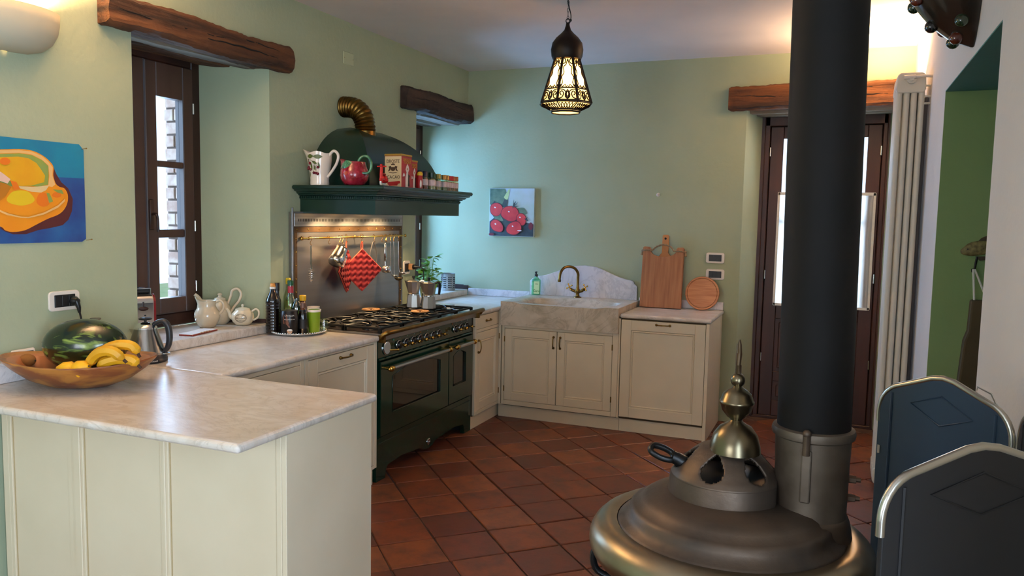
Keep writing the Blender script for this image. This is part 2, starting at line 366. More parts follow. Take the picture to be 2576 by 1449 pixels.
w = MB(); w.box(-.5, .4, YB-.3, YB, 0, H); w.box(.4, 2.4, YB-.3, YB, 0, .85); w.box(.4, 2.4, YB-.3, YB, 2.4, H); w.box(2.4, XR+.3, YB-.3, YB, 0, H)
struct(w.build('wall_rear', m_white))
w = MB(); w.box(-.5, XR+.3, YB-.3, .45, H, H+.2); w.box(XR+.3, 5.4, -3.9, -1.6, 2.6, 2.8)
struct(w.build('ceiling', m_ceil))
# passage beyond the opening
w = MB(); w.box(XR+.001, XR+.3, -2.0, -1.9, 0, 2.26); w.box(XR+.3, 5.2, -2.0, -1.9, 0, 2.6); w.box(5.2, 5.3, -3.9, -1.9, 0, 2.6); w.box(XR+.3, 5.2, -3.56, -3.46, 0, 2.6)
# the jamb skin sits 1 mm proud of the white wall end
w.v = [(x, y-.002 if abs(y+2.0) < 1e-6 else y, z) for x, y, z in w.v]
struct(w.build('wall_passage', m_niche))
w = MB(); w.box(XR+.0005, 5.2, -3.46, -2.0025, 2.255, 2.262)
struct(w.build('trim_passage', m_teal))
w = MB(); w.box(-.6, 5.3, YB-.3, .45, -.15, -.012); struct(w.build('floor', m_mortar))
floor = bpy.data.objects['floor']
# tiles laid on the diagonal
T = .2825; tm = MB(); h = T/2-.0045; tm.box(-h, h, -h, h, -.012, .0, .0035)
t0 = tm.build('tile', m_tile, floor); t0m = t0.data; bpy.data.objects.remove(t0)
u = Vector((.6947, -.7193, 0)); v_ = Vector((.7193, .6947, 0)); org = Vector((.718, -2.010, 0)); cand = []
for i in range(-22, 23):
    for j in range(-22, 23):
        c = org+u*(T*(i+.5))+v_*(T*(j+.5))
        if -.02 < c.x < 3.75 and -5.6 < c.y < .32: cand.append((0 if (c.x > .45 and c.y > -4.9) else 1, (c-Vector((2.6, -2.4, 0))).length, c))
cand.sort(key=lambda q: q[:2])
for k, (_, _, c) in enumerate(cand):
    if k >= 285: break
    o = bpy.data.objects.new('tile', t0m); COL.objects.link(o); o.parent = floor
    o.location = (c.x+random.uniform(-.0025, .0025), c.y+random.uniform(-.0025, .0025), random.uniform(-.002, .0))
    o.rotation_euler = (random.uniform(-.006, .006), random.uniform(-.006, .006), -.803+random.uniform(-.012, .012)+random.choice((0, pi/2, pi)))
if len(cand) > 285:
    q = MB()
    for _, _, c in cand[285:]:
        q.X = Matrix.Translation(c)@Matrix.Rotation(-.803, 4, 'Z'); q.box(-h, h, -h, h, -.012, -.0005, .0035)
    q.build('tile_far', m_tile, floor)['kind'] = 'stuff'
# ------------------------------------------------------------------ lintels
def rough_box(name, label, x0, x1, y0, y1, z0, z1, mt, axis, seed, amp=.012, droop=0., parent=None, cham=.02):
    m_ = MB(); L0, L1 = (y0, y1) if axis == 'y' else (x0, x1); n = 70
    if axis == 'y': cs = [(x0, z0+cham*.5), (x0, z1), ((x0+x1)/2, z1), (x1-cham, z1), (x1, z1-cham), (x1, (z0+z1)/2), (x1, z0+cham), (x1-cham, z0), ((x0+x1)/2, z0)]
    else: cs = [(y1, z0+cham*.5), (y1, z1), ((y0+y1)/2, z1), (y0+cham, z1), (y0, z1-cham), (y0, (z0+z1)/2), (y0, z0+cham), (y0+cham, z0), ((y0+y1)/2, z0)]
    rnd = random.Random(seed); ph = [[rnd.uniform(0, 6.28) for _ in range(6)] for _ in cs]; vs = []
    for i in range(n+1):
        t = i/n; L = L0+(L1-L0)*t
        for k, (a, z) in enumerate(cs):
            e = amp*(sin(3*t*pi+ph[k][0])*.4+sin(11*t*pi+ph[k][1])*.15+sin(31*t*pi+ph[k][2])*.15+rnd.uniform(-.16, .16)); e2 = amp*(sin(3*t*pi+ph[0][3]+k*.3)*.45+sin(17*t*pi+ph[k][4])*.12+rnd.uniform(-.16, .16))
            if (axis == 'y' and a == x0) or (axis == 'x' and a == y1): e = 0
            en = 0.016*(1 if i in (0, n) else 0); zc = (z0+z1)/2; zz = z+e2+droop*(t-.5); zz = zz+(zc-zz)*(.12 if i in (0, n) else 0)
            vs.append((a+e, L, zz) if axis == 'y' else (L, a+e, zz))
    K = len(cs); fs = [(i*K+k, i*K+(k+1) % K, (i+1)*K+(k+1) % K, (i+1)*K+k) for i in range(n) for k in range(K)]
    m_.add(vs, fs, True); m_.add(vs[:K], [list(range(K))]); m_.add(vs[-K:], [list(range(K))])
    o = m_.build(name, mt, parent, auto=35)
    if label:
        tag(o, label, 'beam')
        for q_, (fa, fb, fz) in enumerate(((.03, .62, .55), (.35, .97, .40), (.55, .9, .7))):
            P = []
            for i in range(25):
                t = fa+(fb-fa)*i/24; L = L0+(L1-L0)*t; z = z0+(z1-z0)*(fz+.06*sin(t*7+seed)+.015*sin(t*60))
                P.append((x1-.001+.0*t, L, z) if axis == 'y' else (L, y0+.001, z))
            cr_ = MB(); cr_.tube(P, [.0035*sin(pi*(i+.3)/24.6)+.0006 for i in range(25)], 5); cr_.build('drying_crack', m_dark, o)
    return o
b1 = rough_box('lintel_beam', 'long rough-hewn timber lintel over the deep window beside the poster', -.06, .075, -3.80, -2.52, 2.425, 2.572, m_beam, 'y', 3, .014, .0)
rough_box('soffit_plank', None, -.20, -.06, -3.70, -2.60, 2.432, 2.50, m_beamd, 'y', 5, .006, parent=b1)
rough_box('soffit_plank', None, -.385, -.20, -3.68, -2.62, 2.44, 2.51, m_beam, 'y', 6, .005, parent=b1)
b2 = rough_box('lintel_beam', 'short dark timber lintel in the corner above the range hood shelf', -.06, .065, -1.175, -.02, 2.41, 2.58, m_beamk, 'y', 11, .013, .0)
rough_box('soffit_plank', None, -.25, -.06, -.98, -.01, 2.41, 2.49, m_beamd, 'y', 15, .006, parent=b2)
rough_box('soffit_plank', None, -.46, -.25, -.98, -.01, 2.405, 2.47, m_beamd, 'y', 16, .005, parent=b2)
b3 = rough_box('lintel_beam', 'reddish timber lintel over the glazed back door, crossed by the stove pipe', 2.255, 3.50, -.065, .05, 2.46, 2.645, m_beamx, 'x', 21, .012, .0)
rough_box('soffit_plank', None, 2.33, 3.48, .05, .18, 2.445, 2.53, m_beamdx, 'x', 25, .006, parent=b3)
rough_box('soffit_plank', None, 2.36, 3.46, .18, .36, 2.44, 2.50, m_beamdx, 'x', 26, .005, parent=b3)
# ------------------------------------------------------------------ windows and door
def casement(name, xg, y0, y1, z0, z1, ymid, stile, panes, handle_y=None):
    """window in the left wall, inner face at xg"""
    f = MB()
    for a, b in ((y0, y0+.065), (y1-.065, y1)): f.box(xg-.06, xg, a, b, z0, z1, .006)
    f.box(xg-.06, xg, y0+.065, y1-.065, z1-.075, z1, .006); f.box(xg-.06, xg, y0+.065, y1-.065, z0, z0+.075, .006)
    root = struct(f.build(name, m_frame))
    for (a, b) in ((y0+.068, ymid-.004), (ymid+.004, y1-.068)):
        s = MB(); zb, zt = z0+.078, z1-.078; X0, X1 = xg-.05, xg+.012
        s.box(X0, X1, a, a+stile, zb, zt, .004); s.box(X0, X1, b-stile, b, zb, zt, .004)
        s.box(X0, X1, a+stile, b-stile, zb, panes[0][0], .004); s.box(X0, X1, a+stile, b-stile, panes[-1][1], zt, .004)
        for k in range(len(panes)-1): s.box(X0+.01, X1-.006, a+stile, b-stile, panes[k][1], panes[k+1][0], .004)
        so = s.build('sash', m_sash, root, world=True)
        for q in panes:
            g = MB(); g.box(xg-.024, xg-.020, a+stile, b-stile, q[0], q[1]); g.build('pane', m_glass, so, world=True)
        hy = b+.002 if b > ymid+.1 else a-.002
        for zz in (z0+.22, z1-.3, (z0+z1)/2-.2):
            hg = MB(); hg.cyl((xg+.012, hy, zz-.03), (xg+.012, hy, zz+.03), .006, 8); hg.build('hinge', m_chrome, so, world=True)
    return root
win = casement('window_1', -.385, -3.62, -2.795, .95, 2.49, -3.205, .075, [(1.115, 1.455), (1.50, 1.845), (1.88, 2.228)])
hm = MB(); hm.box(-.373, -.362, -3.195, -3.165, 1.50, 1.665, .004); hm.tube(spline([(-.362, -3.18, 1.585), (-.335, -3.18, 1.585), (-.33, -3.175, 1.56), (-.332, -3.17, 1.49)], 5), .007, 8)
hm.build('window_handle', m_frame, win, world=True)
win2 = casement('window_2', -.455, -.93, .0, .95, 2.46, -.47, .07, [(1.115, 1.455), (1.50, 1.845), (1.88, 2.20)])
# outer brick jambs
for nm, y_in, yd in (('brick_jamb', -2.745, 1), ('brick_jamb', -3.665, -1)):
    bj = MB(); bj.box(-.70, -.5, min(y_in, y_in+.2*yd), max(y_in, y_in+.2*yd), .8, 2.6); bo = bj.build('wall_outer', m_mortar); struct(bo)
    for r in range(22):
        zz = .82+r*.078
        for c in range(2):
            xx = -.70+c*.125-(.05 if r % 2 else 0); x1 = min(xx+.115, -.5); x0 = max(xx, -.705)
            bb = MB(); bb.box(x0, x1, min(y_in-.012*yd, y_in+.05*yd)+random.uniform(-.005, .005), max(y_in-.012*yd, y_in+.05*yd), zz, zz+.066, .004)
            bb.build('brick', m_brick, bo, world=True)
# french window and rear window behind the camera
f = MB(); XW = XR+.12
for a, b in ((-7.9, -7.83), (-6.94, -6.86), (-5.97, -5.9)): f.box(XW, XW+.07, a, b, .1, 2.35, .006)
f.box(XW, XW+.07, -7.83, -5.97, .1, .2); f.box(XW, XW+.07, -7.83, -5.97, 2.27, 2.35)
fw = struct(f.build('window_3', m_frame)); g = MB(); g.box(XW+.03, XW+.034, -7.83, -5.97, .2, 2.27); g.build('pane', m_glass, fw, world=True)
f = MB(); f.box(.4, .47, YB-.16, YB-.09, .85, 2.4); f.box(2.33, 2.4, YB-.16, YB-.09, .85, 2.4); f.box(1.36, 1.44, YB-.16, YB-.09, .85, 2.4); f.box(.47, 2.33, YB-.16, YB-.09, .85, .93); f.box(.47, 2.33, YB-.16, YB-.09, 2.32, 2.4)
rw = struct(f.build('window_4', m_frame)); g = MB(); g.box(.47, 2.33, YB-.127, YB-.123, .93, 2.32); g.build('pane', m_glass, rw, world=True)
# glazed back door
YD = .33; f = MB()
f.box(2.487, 2.545, YD, YD+.07, 0, 2.46, .005); f.box(3.372, 3.425, YD, YD+.07, 0, 2.46, .005); f.box(2.487, 3.425, YD, YD+.07, 2.375, 2.53, .005)
f.box(2.53, 2.57, YD+.061, YD+.07, 0, 2.46); f.box(3.355, 3.40, YD+.061, YD+.07, 0, 2.46); f.box(2.94, 2.98, YD+.061, YD+.072, 0, 2.40); f.box(2.545, 3.372, YD+.061, YD+.07, 2.34, 2.40); f.box(2.475, 2.51, YD-.02, YD+.01, 0, 2.46, .006); f.box(3.40, 3.43, YD-.02, YD+.01, 0, 2.46, .006)
dr = struct(f.build('door_1', m_door))
for a, b, hs in ((2.55, 2.958, 2.553), (2.962, 3.368, 3.365)):
    s = MB(); y0, y1 = YD+.015, YD+.06; st = .10
    s.box(a, a+st, y0, y1, .01, 2.37, .004); s.box(b-st, b, y0, y1, .01, 2.37, .004)
    for z0, z1 in ((.01, .14), (.30, .38), (.82, .95), (2.275, 2.37)): s.box(a+st, b-st, y0, y1, z0, z1, .004)
    lf = s.build('door_leaf', m_door, dr, world=True)
    for z0, z1 in ((.14, .30), (.38, .82)):
        p = MB(); p.box(a+st, b-st, y0+.018, y1-.012, z0, z1); p.box(a+st+.03, b-st-.03, y0+.006, y0+.018, z0+.03, z1-.03, .006); p.build('panel', m_door, lf, world=True)
    g = MB(); g.box(a+st, b-st, YD+.035, YD+.039, .95, 2.275); g.build('pane', m_glass, lf, world=True)
    mu = MB(); mu.box(a+st, b-st, y0+.006, y1, 1.60, 1.63); mu.build('glazing_bar', m_door, lf, world=True)
    for zz in (.5, 1.18, 2.17):
        hg = MB(); hg.cyl((hs, YD-.004, zz-.035), (hs, YD-.004, zz+.035), .007, 8); hg.build('hinge', m_chrome, lf, world=True)
st_ = MB(); st_.box(2.487, 3.425, YD-.01, .45, -.012, .012, .004); st_.build('threshold', m_door, dr, world=True)
def curtain(x0, x1, z0, z1, label):
    n = 40; vs = []; M_ = MB(); root = thing('curtain', label, 'curtain', ((x0+x1)/2, .325, z0))
    for side in (0, 1):
        for k in range(n+1):
            t = k/n; x = x0+(x1-x0)*t; yy = .322+.006*sin(t*38)+.004*sin(t*71+1)
            for j, z in enumerate((z0, z0+.35, z1-.35, z1)):
                vs.append((x+(.012*sin(z*5)*(1 if t < .5 else -1) if j in (1, 2) else 0), yy+.0012*side, z))
    K = n+1; f_ = []
    for s_ in (0, 1):
        for k in range(n):
            for j in range(3): a = s_*K*4+k*4+j; f_.append((a, a+4, a+5, a+1))
    M_.add(vs, f_, True); M_.build('cloth', m_sheer, root, world=True, recalc=False)
    e = MB(); e.box(x0-.004, x0+.014, .314, .330, z0, z1); e.box(x1-.014, x1+.004, .314, .330, z0, z1); e.box(x0, x1, .314, .330, z0-.004, z0+.016); e.box(x0, x1, .314, .330, z1-.02, z1+.004)
    e.build('hem', m_curt, root, world=True)
curtain(2.63, 2.945, .935, 1.845, 'sheer white half curtain on the door leaf nearest the cutting boards')
curtain(2.975, 3.345, .935, 1.845, 'sheer white half curtain on the door leaf nearest the radiator')
# outside ground and foliage far beyond the openings
g = MB(); g.box(-14, 12, .9, 14, -.5, -.4); g.box(-14, -1.2, -12, .9, -.5, -.4); struct(g.build('ground_outside', mat('garden_grass', '#6f7f48', .9, color2='#8a8f60', scale=2)))
# ------------------------------------------------------------------ sills, worktops
def slab(name, poly, z0, z1, mt, label, cat='worktop', bev=.012, parent=None):
    s = MB(); s.prism(poly, 'z', z0, z1); o = s.build(name, mt, parent, bevel=bev); o.modifiers['bevel'].segments = 4
    if label: tag(o, label, cat)
    return o
slab('window_sill', [(-.383, -3.62), (.035, -3.64), (.035, -2.64), (0.001, -2.64), (-.383, -2.79)], .9005, .951, m_marble, 'pale marble sill slab in the deep window behind the kettle and teapots', 'sill', .01)
slab('window_sill', [(-.453, -.928), (.035, -.95), (.035, -.032), (-.453, -.003)], .9005, .951, m_marble, 'pale marble sill slab in the corner window, cutlery drainer on it', 'sill', .01)
WZ0, WZ1 = .868, .90
slab('worktop', [(.003, -4.559), (1.44, -4.559), (1.44, -3.768), (.003, -3.768)], WZ0, WZ1, m_marble, 'broad pale marble worktop of the peninsula holding the fruit bowl', bev=.014)
slab('worktop', [(.003, -3.765), (.649, -3.765), (.649, -2.485), (.003, -2.485)], WZ0, WZ1, m_marble, 'pale marble worktop between the peninsula and the range', bev=.014)
slab('worktop', [(.003, -1.135), (.649, -1.135), (.649, -.003), (.003, -.003)], WZ0, WZ1, m_marble, 'pale marble worktop between the range and the sink', bev=.014)
slab('worktop', [(1.612, -.68), (2.285, -.68), (2.285, -.003), (1.612, -.003)], WZ0, WZ1, m_marble, 'pale marble worktop by the sink under the two cutting boards', bev=.014)
def upstand(x0, x1, y0, y1, z1, label):
    s = MB(); s.box(x0, x1, y0, y1, .901, z1, .003); tag(s.build('upstand', m_marbleb, None), label, 'splashback')
upstand(.038, .630, -.028, -.003, .962, 'low marble upstand between the corner window and the sink')
upstand(1.600, 2.278, -.028, -.003, .965, 'low marble upstand behind the two cutting boards')
upstand(.003, .03, -4.556, -3.66, .985, 'low marble upstand behind the fruit bowl')
s = MB(); s.box(-.30, -.02, -.012, -.004, .952, .99); s.box(-.02, .03, -.02, -.006, .952, .985); tag(s.build('skirting_strip', m_frame), 'dark wooden strip on the sill behind the cutlery drainer', 'trim')
s = MB(); s.prism([(-.33, -2.793), (-.33, -2.78), (-.0, -2.655), (.02, -2.645), (.02, -2.665), (-.002, -2.667)], 'z', .952, .975); tag(s.build('skirting_strip', m_frame), 'dark red wooden strip along the sill behind the teapots', 'trim')
# ------------------------------------------------------------------ cabinets
def handle_bar(parent, p, axis, L=.085, name='handle', n=(0, -1, 0)):
    q = MB(); p = Vector(p); n = Vector(n); a = Vector(axis)
    e0, e1 = p-a*L/2, p+a*L/2
    for e in (e0, e1):
        q.cyl(e, e+n*.016, .007, 10); q.ball(e+n*.004, .010, 10)
    q.tube(spline([e0+n*.014, e0+a*L*.2+n*.022, p+n*.026, e1-a*L*.2+n*.022, e1+n*.014], 5), .0042, 8)
    return q.build(name, m_brass, parent, world=True)
def panel_y(parent, name, x0, x1, z0, z1, yf, fr=.062, hinge=None):
    """front in the plane y=yf facing -y; gap dark line behind"""
    d = MB(); T_ = .02
    g = .0025; X0, X1, Z0, Z1 = x0+g, x1-g, z0+g, z1-g
    d.box(X0, X0+fr, yf, yf+T_, Z0, Z1, .002); d.box(X1-fr, X1, yf, yf+T_, Z0, Z1, .002); d.box(X0+fr, X1-fr, yf, yf+T_, Z0, Z0+fr, .002); d.box(X0+fr, X1-fr, yf, yf+T_, Z1-fr, Z1, .002)
    o = d.build(name, m_cream, parent, world=True)
    k = fr; mo = MB()
    def ring(a, b, ya, yb):
        P = lambda i, y: [(X0+i, y, Z0+i), (X1-i, y, Z0+i), (X1-i, y, Z1-i), (X0+i, y, Z1-i)]
        vs = P(a, ya)+P(b, yb); mo.add(vs, [(j, (j+1) % 4, 4+(j+1) % 4, 4+j) for j in range(4)])
    ring(k, k+.004, yf+.001, yf+.007); ring(k+.004, k+.012, yf+.007, yf+.003); ring(k+.012, k+.018, yf+.003, yf+.011)
    mo.build('moulding', m_cream, o, world=True)
    fi = MB(); i = k+.016; fi.box(X0+i, X1-i, yf+.0105, yf+.015, Z0+i, Z1-i); fi.build('centre_panel', m_cream, o, world=True)
    
    return o
def hinges_y(o, xh, zs, yf):
    for z in zs:
        q = MB(); q.cyl((xh, yf-.002, z-.022), (xh, yf-.002, z+.022), .0045, 8); q.build('hinge', m_brass, o, world=True)
YF = -.68
# sink cabinet
c = thing('sink_cabinet', 'cream two-door base cabinet under the marble sink', 'cabinet', (1.12, -.35, 0))
b = MB(); b.box(.655, 1.60, YF+.021, -.02, .10, .752); b.build('carcass', m_groove, c, world=True)
b = MB(); b.box(.655, .677, YF, YF+.022, .108, .748, .002); b.box(1.562, 1.607, YF, YF+.022, .108, .748, .002); b.box(1.6085, 1.621, YF, YF+.022, .108, .864, .002); b.box(.677, 1.562, YF, YF+.022, .108, .1445, .002); b.box(.677, 1.562, YF, YF+.022, .727, .748, .002); b.build('face_frame', m_cream, c, world=True)
d1 = panel_y(c, 'door', .677, 1.1185, .1445, .727, YF); d2 = panel_y(c, 'door', 1.1185, 1.562, .1445, .727, YF)
handle_bar(d1, (1.092, YF, .64), (0, 0, 1)); handle_bar(d2, (1.147, YF, .64), (0, 0, 1))
hinges_y(d1, .678, (.24, .64), YF); hinges_y(d2, 1.561, (.24, .64), YF)
b = MB(); b.box(.618, 1.62, -.645, -.60, .0, .107); b.build('plinth', m_cream, c, world=True)
# dishwasher cabinet
c = thing('appliance_cabinet', 'cream base cabinet with one tall pull-down front at the end of the sink run', 'cabinet', (1.94, -.35, 0))
b = MB(); b.box(1.622, 2.248, YF+.021, -.02, .10, .866); b.build('carcass', m_groove, c, world=True)
d = panel_y(c, 'door', 1.624, 2.2505, .1155, .8655-.006, YF, .075)
handle_bar(d, (1.94, YF, .835), (1, 0, 0), .10)
b = MB(); b.box(2.2505, 2.275, YF, -.01, 0, .866, .002); b.build('end_panel', m_cream, c, world=True)
b = MB(); b.box(1.622, 2.2495, -.645, -.60, 0, .107); b.build('plinth', m_cream, c, world=True)
# left-run fronts face +x
def panel_x(parent, name, y0, y1, z0, z1, xf, fr=.062, flat=False):
    g = .0025; Y0, Y1, Z0, Z1 = y0+g, y1-g, z0+g, z1-g
    d = MB()
    if flat: d.box(xf-.02, xf, Y0, Y1, Z0, Z1, .002); return d.build(name, m_cream, parent, world=True)
    d.box(xf-.02, xf, Y0, Y0+fr, Z0, Z1, .002); d.box(xf-.02, xf, Y1-fr, Y1, Z0, Z1, .002); d.box(xf-.02, xf, Y0+fr, Y1-fr, Z0, Z0+fr, .002); d.box(xf-.02, xf, Y0+fr, Y1-fr, Z1-fr, Z1, .002)
    o = d.build(name, m_cream, parent, world=True); mo = MB()
    def ring(a, b, xa, xb):
        P = lambda i, x: [(x, Y0+i, Z0+i), (x, Y1-i, Z0+i), (x, Y1-i, Z1-i), (x, Y0+i, Z1-i)]
        vs = P(a, xa)+P(b, xb); mo.add(vs, [(j, (j+1) % 4, 4+(j+1) % 4, 4+j) for j in range(4)])
    k = fr; ring(k, k+.004, xf-.001, xf-.007); ring(k+.004, k+.012, xf-.007, xf-.003); ring(k+.012, k+.018, xf-.003, xf-.011)
    mo.build('moulding', m_cream, o, world=True)
    fi = MB(); i = k+.016; fi.box(xf-.015, xf-.0105, Y0+i, Y1-i, Z0+i, Z1-i); fi.build('centre_panel', m_cream, o, world=True)
    return o
XF = .63
c = thing('corner_cabinet', 'narrow cream cabinet with one drawer and one door between range and sink', 'cabinet', (.3, -.9, 0))
b = MB(); b.box(.02, XF-.021, -1.128, -.02, .10, .866); b.build('carcass', m_groove, c, world=True)
b = MB(); b.box(XF-.021, XF, -1.128, -1.108, .108, .866, .002); b.box(XF-.021, XF+.018, -.682, -.655, .108, .866, .002)
for z0, z1 in ((.108, .135), (.735, .758), (.862, .868)): b.box(XF-.021, XF, -1.108, -.682, z0, z1, .002)
b.build('face_frame', m_cream, c, world=True)
d = panel_x(c, 'drawer', -1.108, -.682, .758, .862, XF, flat=True)
handle_bar(d, (XF, -.90, .812), (0, 1, 0), .075, 'handle', (1, 0, 0))
d = panel_x(c, 'door', -1.108, -.682, .135, .735, XF)
handle_bar(d, (XF, -1.075, .63), (0, 0, 1), .09, 'handle', (1, 0, 0))
for z in (.22, .66):
    q = MB(); q.cyl((XF+.002, -.683, z-.022), (XF+.002, -.683, z+.022), .0045, 8); q.build('hinge', m_brass, d, world=True)
b = MB(); b.box(.55, .60, -1.128, -.60, 0, .107); b.build('plinth', m_cream, c, world=True)
c = thing('base_cabinet', 'cream base cabinet with a tall pull-out front next to the range', 'cabinet', (.3, -2.8, 0))
b = MB(); b.box(.02, XF-.021, -3.16, -2.49, .10, .866); b.build('carcass', m_groove, c, world=True)
b = MB(); b.box(XF-.021, XF, -3.165, -3.135, .108, .866, .002); b.box(XF-.021, XF, -2.515, -2.487, .108, .866, .002); b.box(XF-.021, XF, -3.135, -2.515, .858, .866); b.box(XF-.021, XF, -3.135, -2.515, .108, .128); b.build('face_frame', m_cream, c, world=True)
d = panel_x(c, 'pull_out_front', -3.135, -2.515, .128, .856, XF, .075); handle_bar(d, (XF, -2.81, .838-.01), (0, 1, 0), .10, 'handle', (1, 0, 0))
b = MB(); b.box(.55, .60, -3.165, -2.487, 0, .107); b.build('plinth', m_cream, c, world=True)
c = thing('base_cabinet', 'cream base cabinet with shallow drawer in the angle of the peninsula', 'cabinet', (.3, -3.45, 0))
b = MB(); b.box(.02, XF-.021, -3.78, -3.17, .10, .866); b.build('carcass', m_groove, c, world=True)
b = MB(); b.box(XF-.021, XF, -3.20, -3.17, .108, .866, .002); b.box(XF-.021, XF, -3.78, -3.20, .845, .866, .002); b.box(XF-.021, XF, -3.78, -3.20, .68, .70, .002); b.build('face_frame', m_cream, c, world=True)
d = panel_x(c, 'drawer', -3.74, -3.20, .70, .845, XF, flat=True); handle_bar(d, (XF, -3.47, .775), (0, 1, 0), .085, 'handle', (1, 0, 0))
d = panel_x(c, 'door', -3.74, -3.20, .128, .68, XF)
b = MB(); b.box(.55, .60, -3.78, -3.168, 0, .107); b.build('plinth', m_cream, c, world=True)
# peninsula
c = thing('peninsula_cabinet', 'cream panelled peninsula cabinet in the foreground under the marble worktop', 'cabinet', (.72, -4.05, 0))
YP = -4.318
b = MB(); b.box(.02, 1.408, YP+.014, -3.80, .0, .866); b.build('carcass', m_cream, c, world=True)
b = MB(); b.box(1.408, 1.4275, YP+.001, -3.795, 0, .867, .0015); b.build('end_panel', m_cream, c, world=True)
for xa, xb in ((1.385, 1.407), (.02, .055)): b = MB(); b.box(xa, xb, YP, YP+.02, 0, .867, .002); b.build('corner_post', m_cream, c, world=True)
PX = [(.055, .075), (.415, .475), (.865, .905)]
import itertools
for k, (xa, xb) in enumerate(PX):
    q = MB(); q.box(xa, xb, YP-.001, YP+.02, 0, .867, .002)
    if k: q.box(xa+.012, xb-.012, YP-.006, YP+.0, 0, .867, .003)
    q.build('batten', m_cream, c, world=True)
    
    for xg in (xa, xb): q = MB(); q.box(xg-.0035, xg+.0035, YP+.006, YP+.0135, 0, .867); q.build('glaze_line', m_antique, c, world=True)
q = MB(); q.box(.075, .385, YP+.006, YP+.02, .0, .08, .003); q.box(.385, .415, YP+.004, YP+.02, 0, .867, .002); q.build('panel_rail', m_cream, c, world=True)
for xa, xb in ((.075, .385), (.475, .865), (.905, 1.385)):
    q = MB(); q.box(xa+.002, xb-.002, YP+.009, YP+.015, .08 if xa < .1 else 0, .866); q.build('panel', m_cream, c, world=True)
# ------------------------------------------------------------------ marble sink
def sink():
    c = thing('marble_sink', 'grey-veined marble farmhouse sink with scooped basin and deep apron front', 'sink', (1.12, -.35, .75))
    b = MB(); z0, z1 = .752, .942
    X0, X1, Y0, Y1 = .652, 1.608, -.712, -.03
    top = []; n = 56
    def outer(a):
        ca, sa = cos(a), sin(a); k = 1/max(abs(ca), abs(sa)); cx, cy = (X0+X1)/2, (Y0+Y1)/2
        return (cx+ca*k*(X1-X0)/2, cy+sa*k*(Y1-Y0)/2)
    def sup(a, rx, ry, e, cx=1.145, cy=-.415):
        ca, sa = cos(a), sin(a); return (cx+math.copysign(abs(ca)**e, ca)*rx, cy+math.copysign(abs(sa)**e, sa)*ry)
    rings = []
    A = [2*pi*k/n+.0001 for k in range(n)]
    rings.append([(*outer(a), z0) for a in A])
    def lipz(x, y): return z1-.012*(1 if (y < -.62 and .80 < x < 1.47) else 0)
    r_ = []
    for a in A:
        x, y = outer(a); r_.append((x, y, lipz(x, y)))
    rings.append(r_)
    for rx, ry, e, z in ((.395, .245, .36, 0), (.375, .228, .42, -.012), (.345, .20, .5, -.10), (.31, .17, .6, -.155), (.12, .08, .9, -.17), (.02, .02, 1, -.172)):
        r_ = []
        for a in A:
            x, y = sup(a, rx, ry, e); r_.append((x, y, (lipz(x, y-.07) if z == 0 else z1+z)))
        rings.append(r_)
    vs = [p for r in rings for p in r]; fs = []
    for i in range(len(rings)-1):
        for k in range(n): a_ = i*n+k; b_ = i*n+(k+1) % n; fs.append((a_, b_, b_+n, a_+n))
    b.add(vs, fs, True); b.add(rings[0], [list(range(n))]); b.add(rings[-1], [list(range(n))])
    o = b.build('basin', m_marbles, c, world=True, auto=38)
    d = MB(); d.lathe([(.0, .003), (.03, .003), (.034, .0)], (1.145, -.415, .771), 20); d.build('drain', m_chrome, c, world=True)
sink()
pts = [(.632, .90), (.632, 1.055), (.645, 1.07), (.66, 1.082), (.70, 1.100), (.738, 1.105), (.80, 1.120), (.875, 1.148), (.95, 1.180), (1.017, 1.199), (1.123, 1.210), (1.228, 1.201), (1.30, 1.175), (1.367, 1.147), (1.436, 1.122), (1.49, 1.108), (1.537, 1.102), (1.552, 1.09), (1.557, 1.075), (1.578, 1.058), (1.582, 1.05), (1.582, .90)]
s = MB(); s.prism(pts, 'y', -.028, -.004); tag(s.build('sink_splashback', m_marbleb, bevel=.003), 'curved white marble splashback rising behind the sink tap', 'splashback')
# tap
c = thing('bridge_tap', 'aged brass gooseneck tap with two cross handles over the sink', 'tap', (1.092, -.10, .943))
b = MB(); b.lathe([(.034, 0), (.032, .006), (.018, .012), (.014, .03), (.022, .045), (.024, .06), (.014, .075), (.012, .10)], (0, 0, 0), 20); b.build('body', m_brass, c)
b = MB(); b.tube(spline([(0, 0, .09), (0, 0, .16), (0, -.005, .205), (-.02, -.03, .245), (-.055, -.075, .262), (-.088, -.115, .25), (-.108, -.14, .21), (-.113, -.147, .165), (-.114, -.148, .15)], 8), .0115, 14); b.lathe([(.014, 0), (.015, .02)], (-.114, -.148, .135), 14); b.build('spout', m_brass, c)
for s_ in (-1, 1):
    b = MB(); b.tube([(0, 0, .045), (s_*.045, -.01, .06), (s_*.062, -.013, .075)], [.013, .012, .009], 12); b.lathe([(.014, 0), (.015, .012), (.009, .018)], (s_*.055, -.012, .06), 12)
    v0 = b.build('valve', m_brass, c)
    b = MB(); ce = Vector((s_*.068, -.018, .088))
    for a in (0, pi/2):
        dx = Vector((cos(a+.5)*.9, .15, sin(a+.5)))*.026; b.tube([ce-dx, ce+dx], .0042, 8); b.ball(ce-dx, .0075, 10); b.ball(ce+dx, .0075, 10)
    b.ball(ce, .010, 10); b.build('cross_handle', m_brassb, v0)
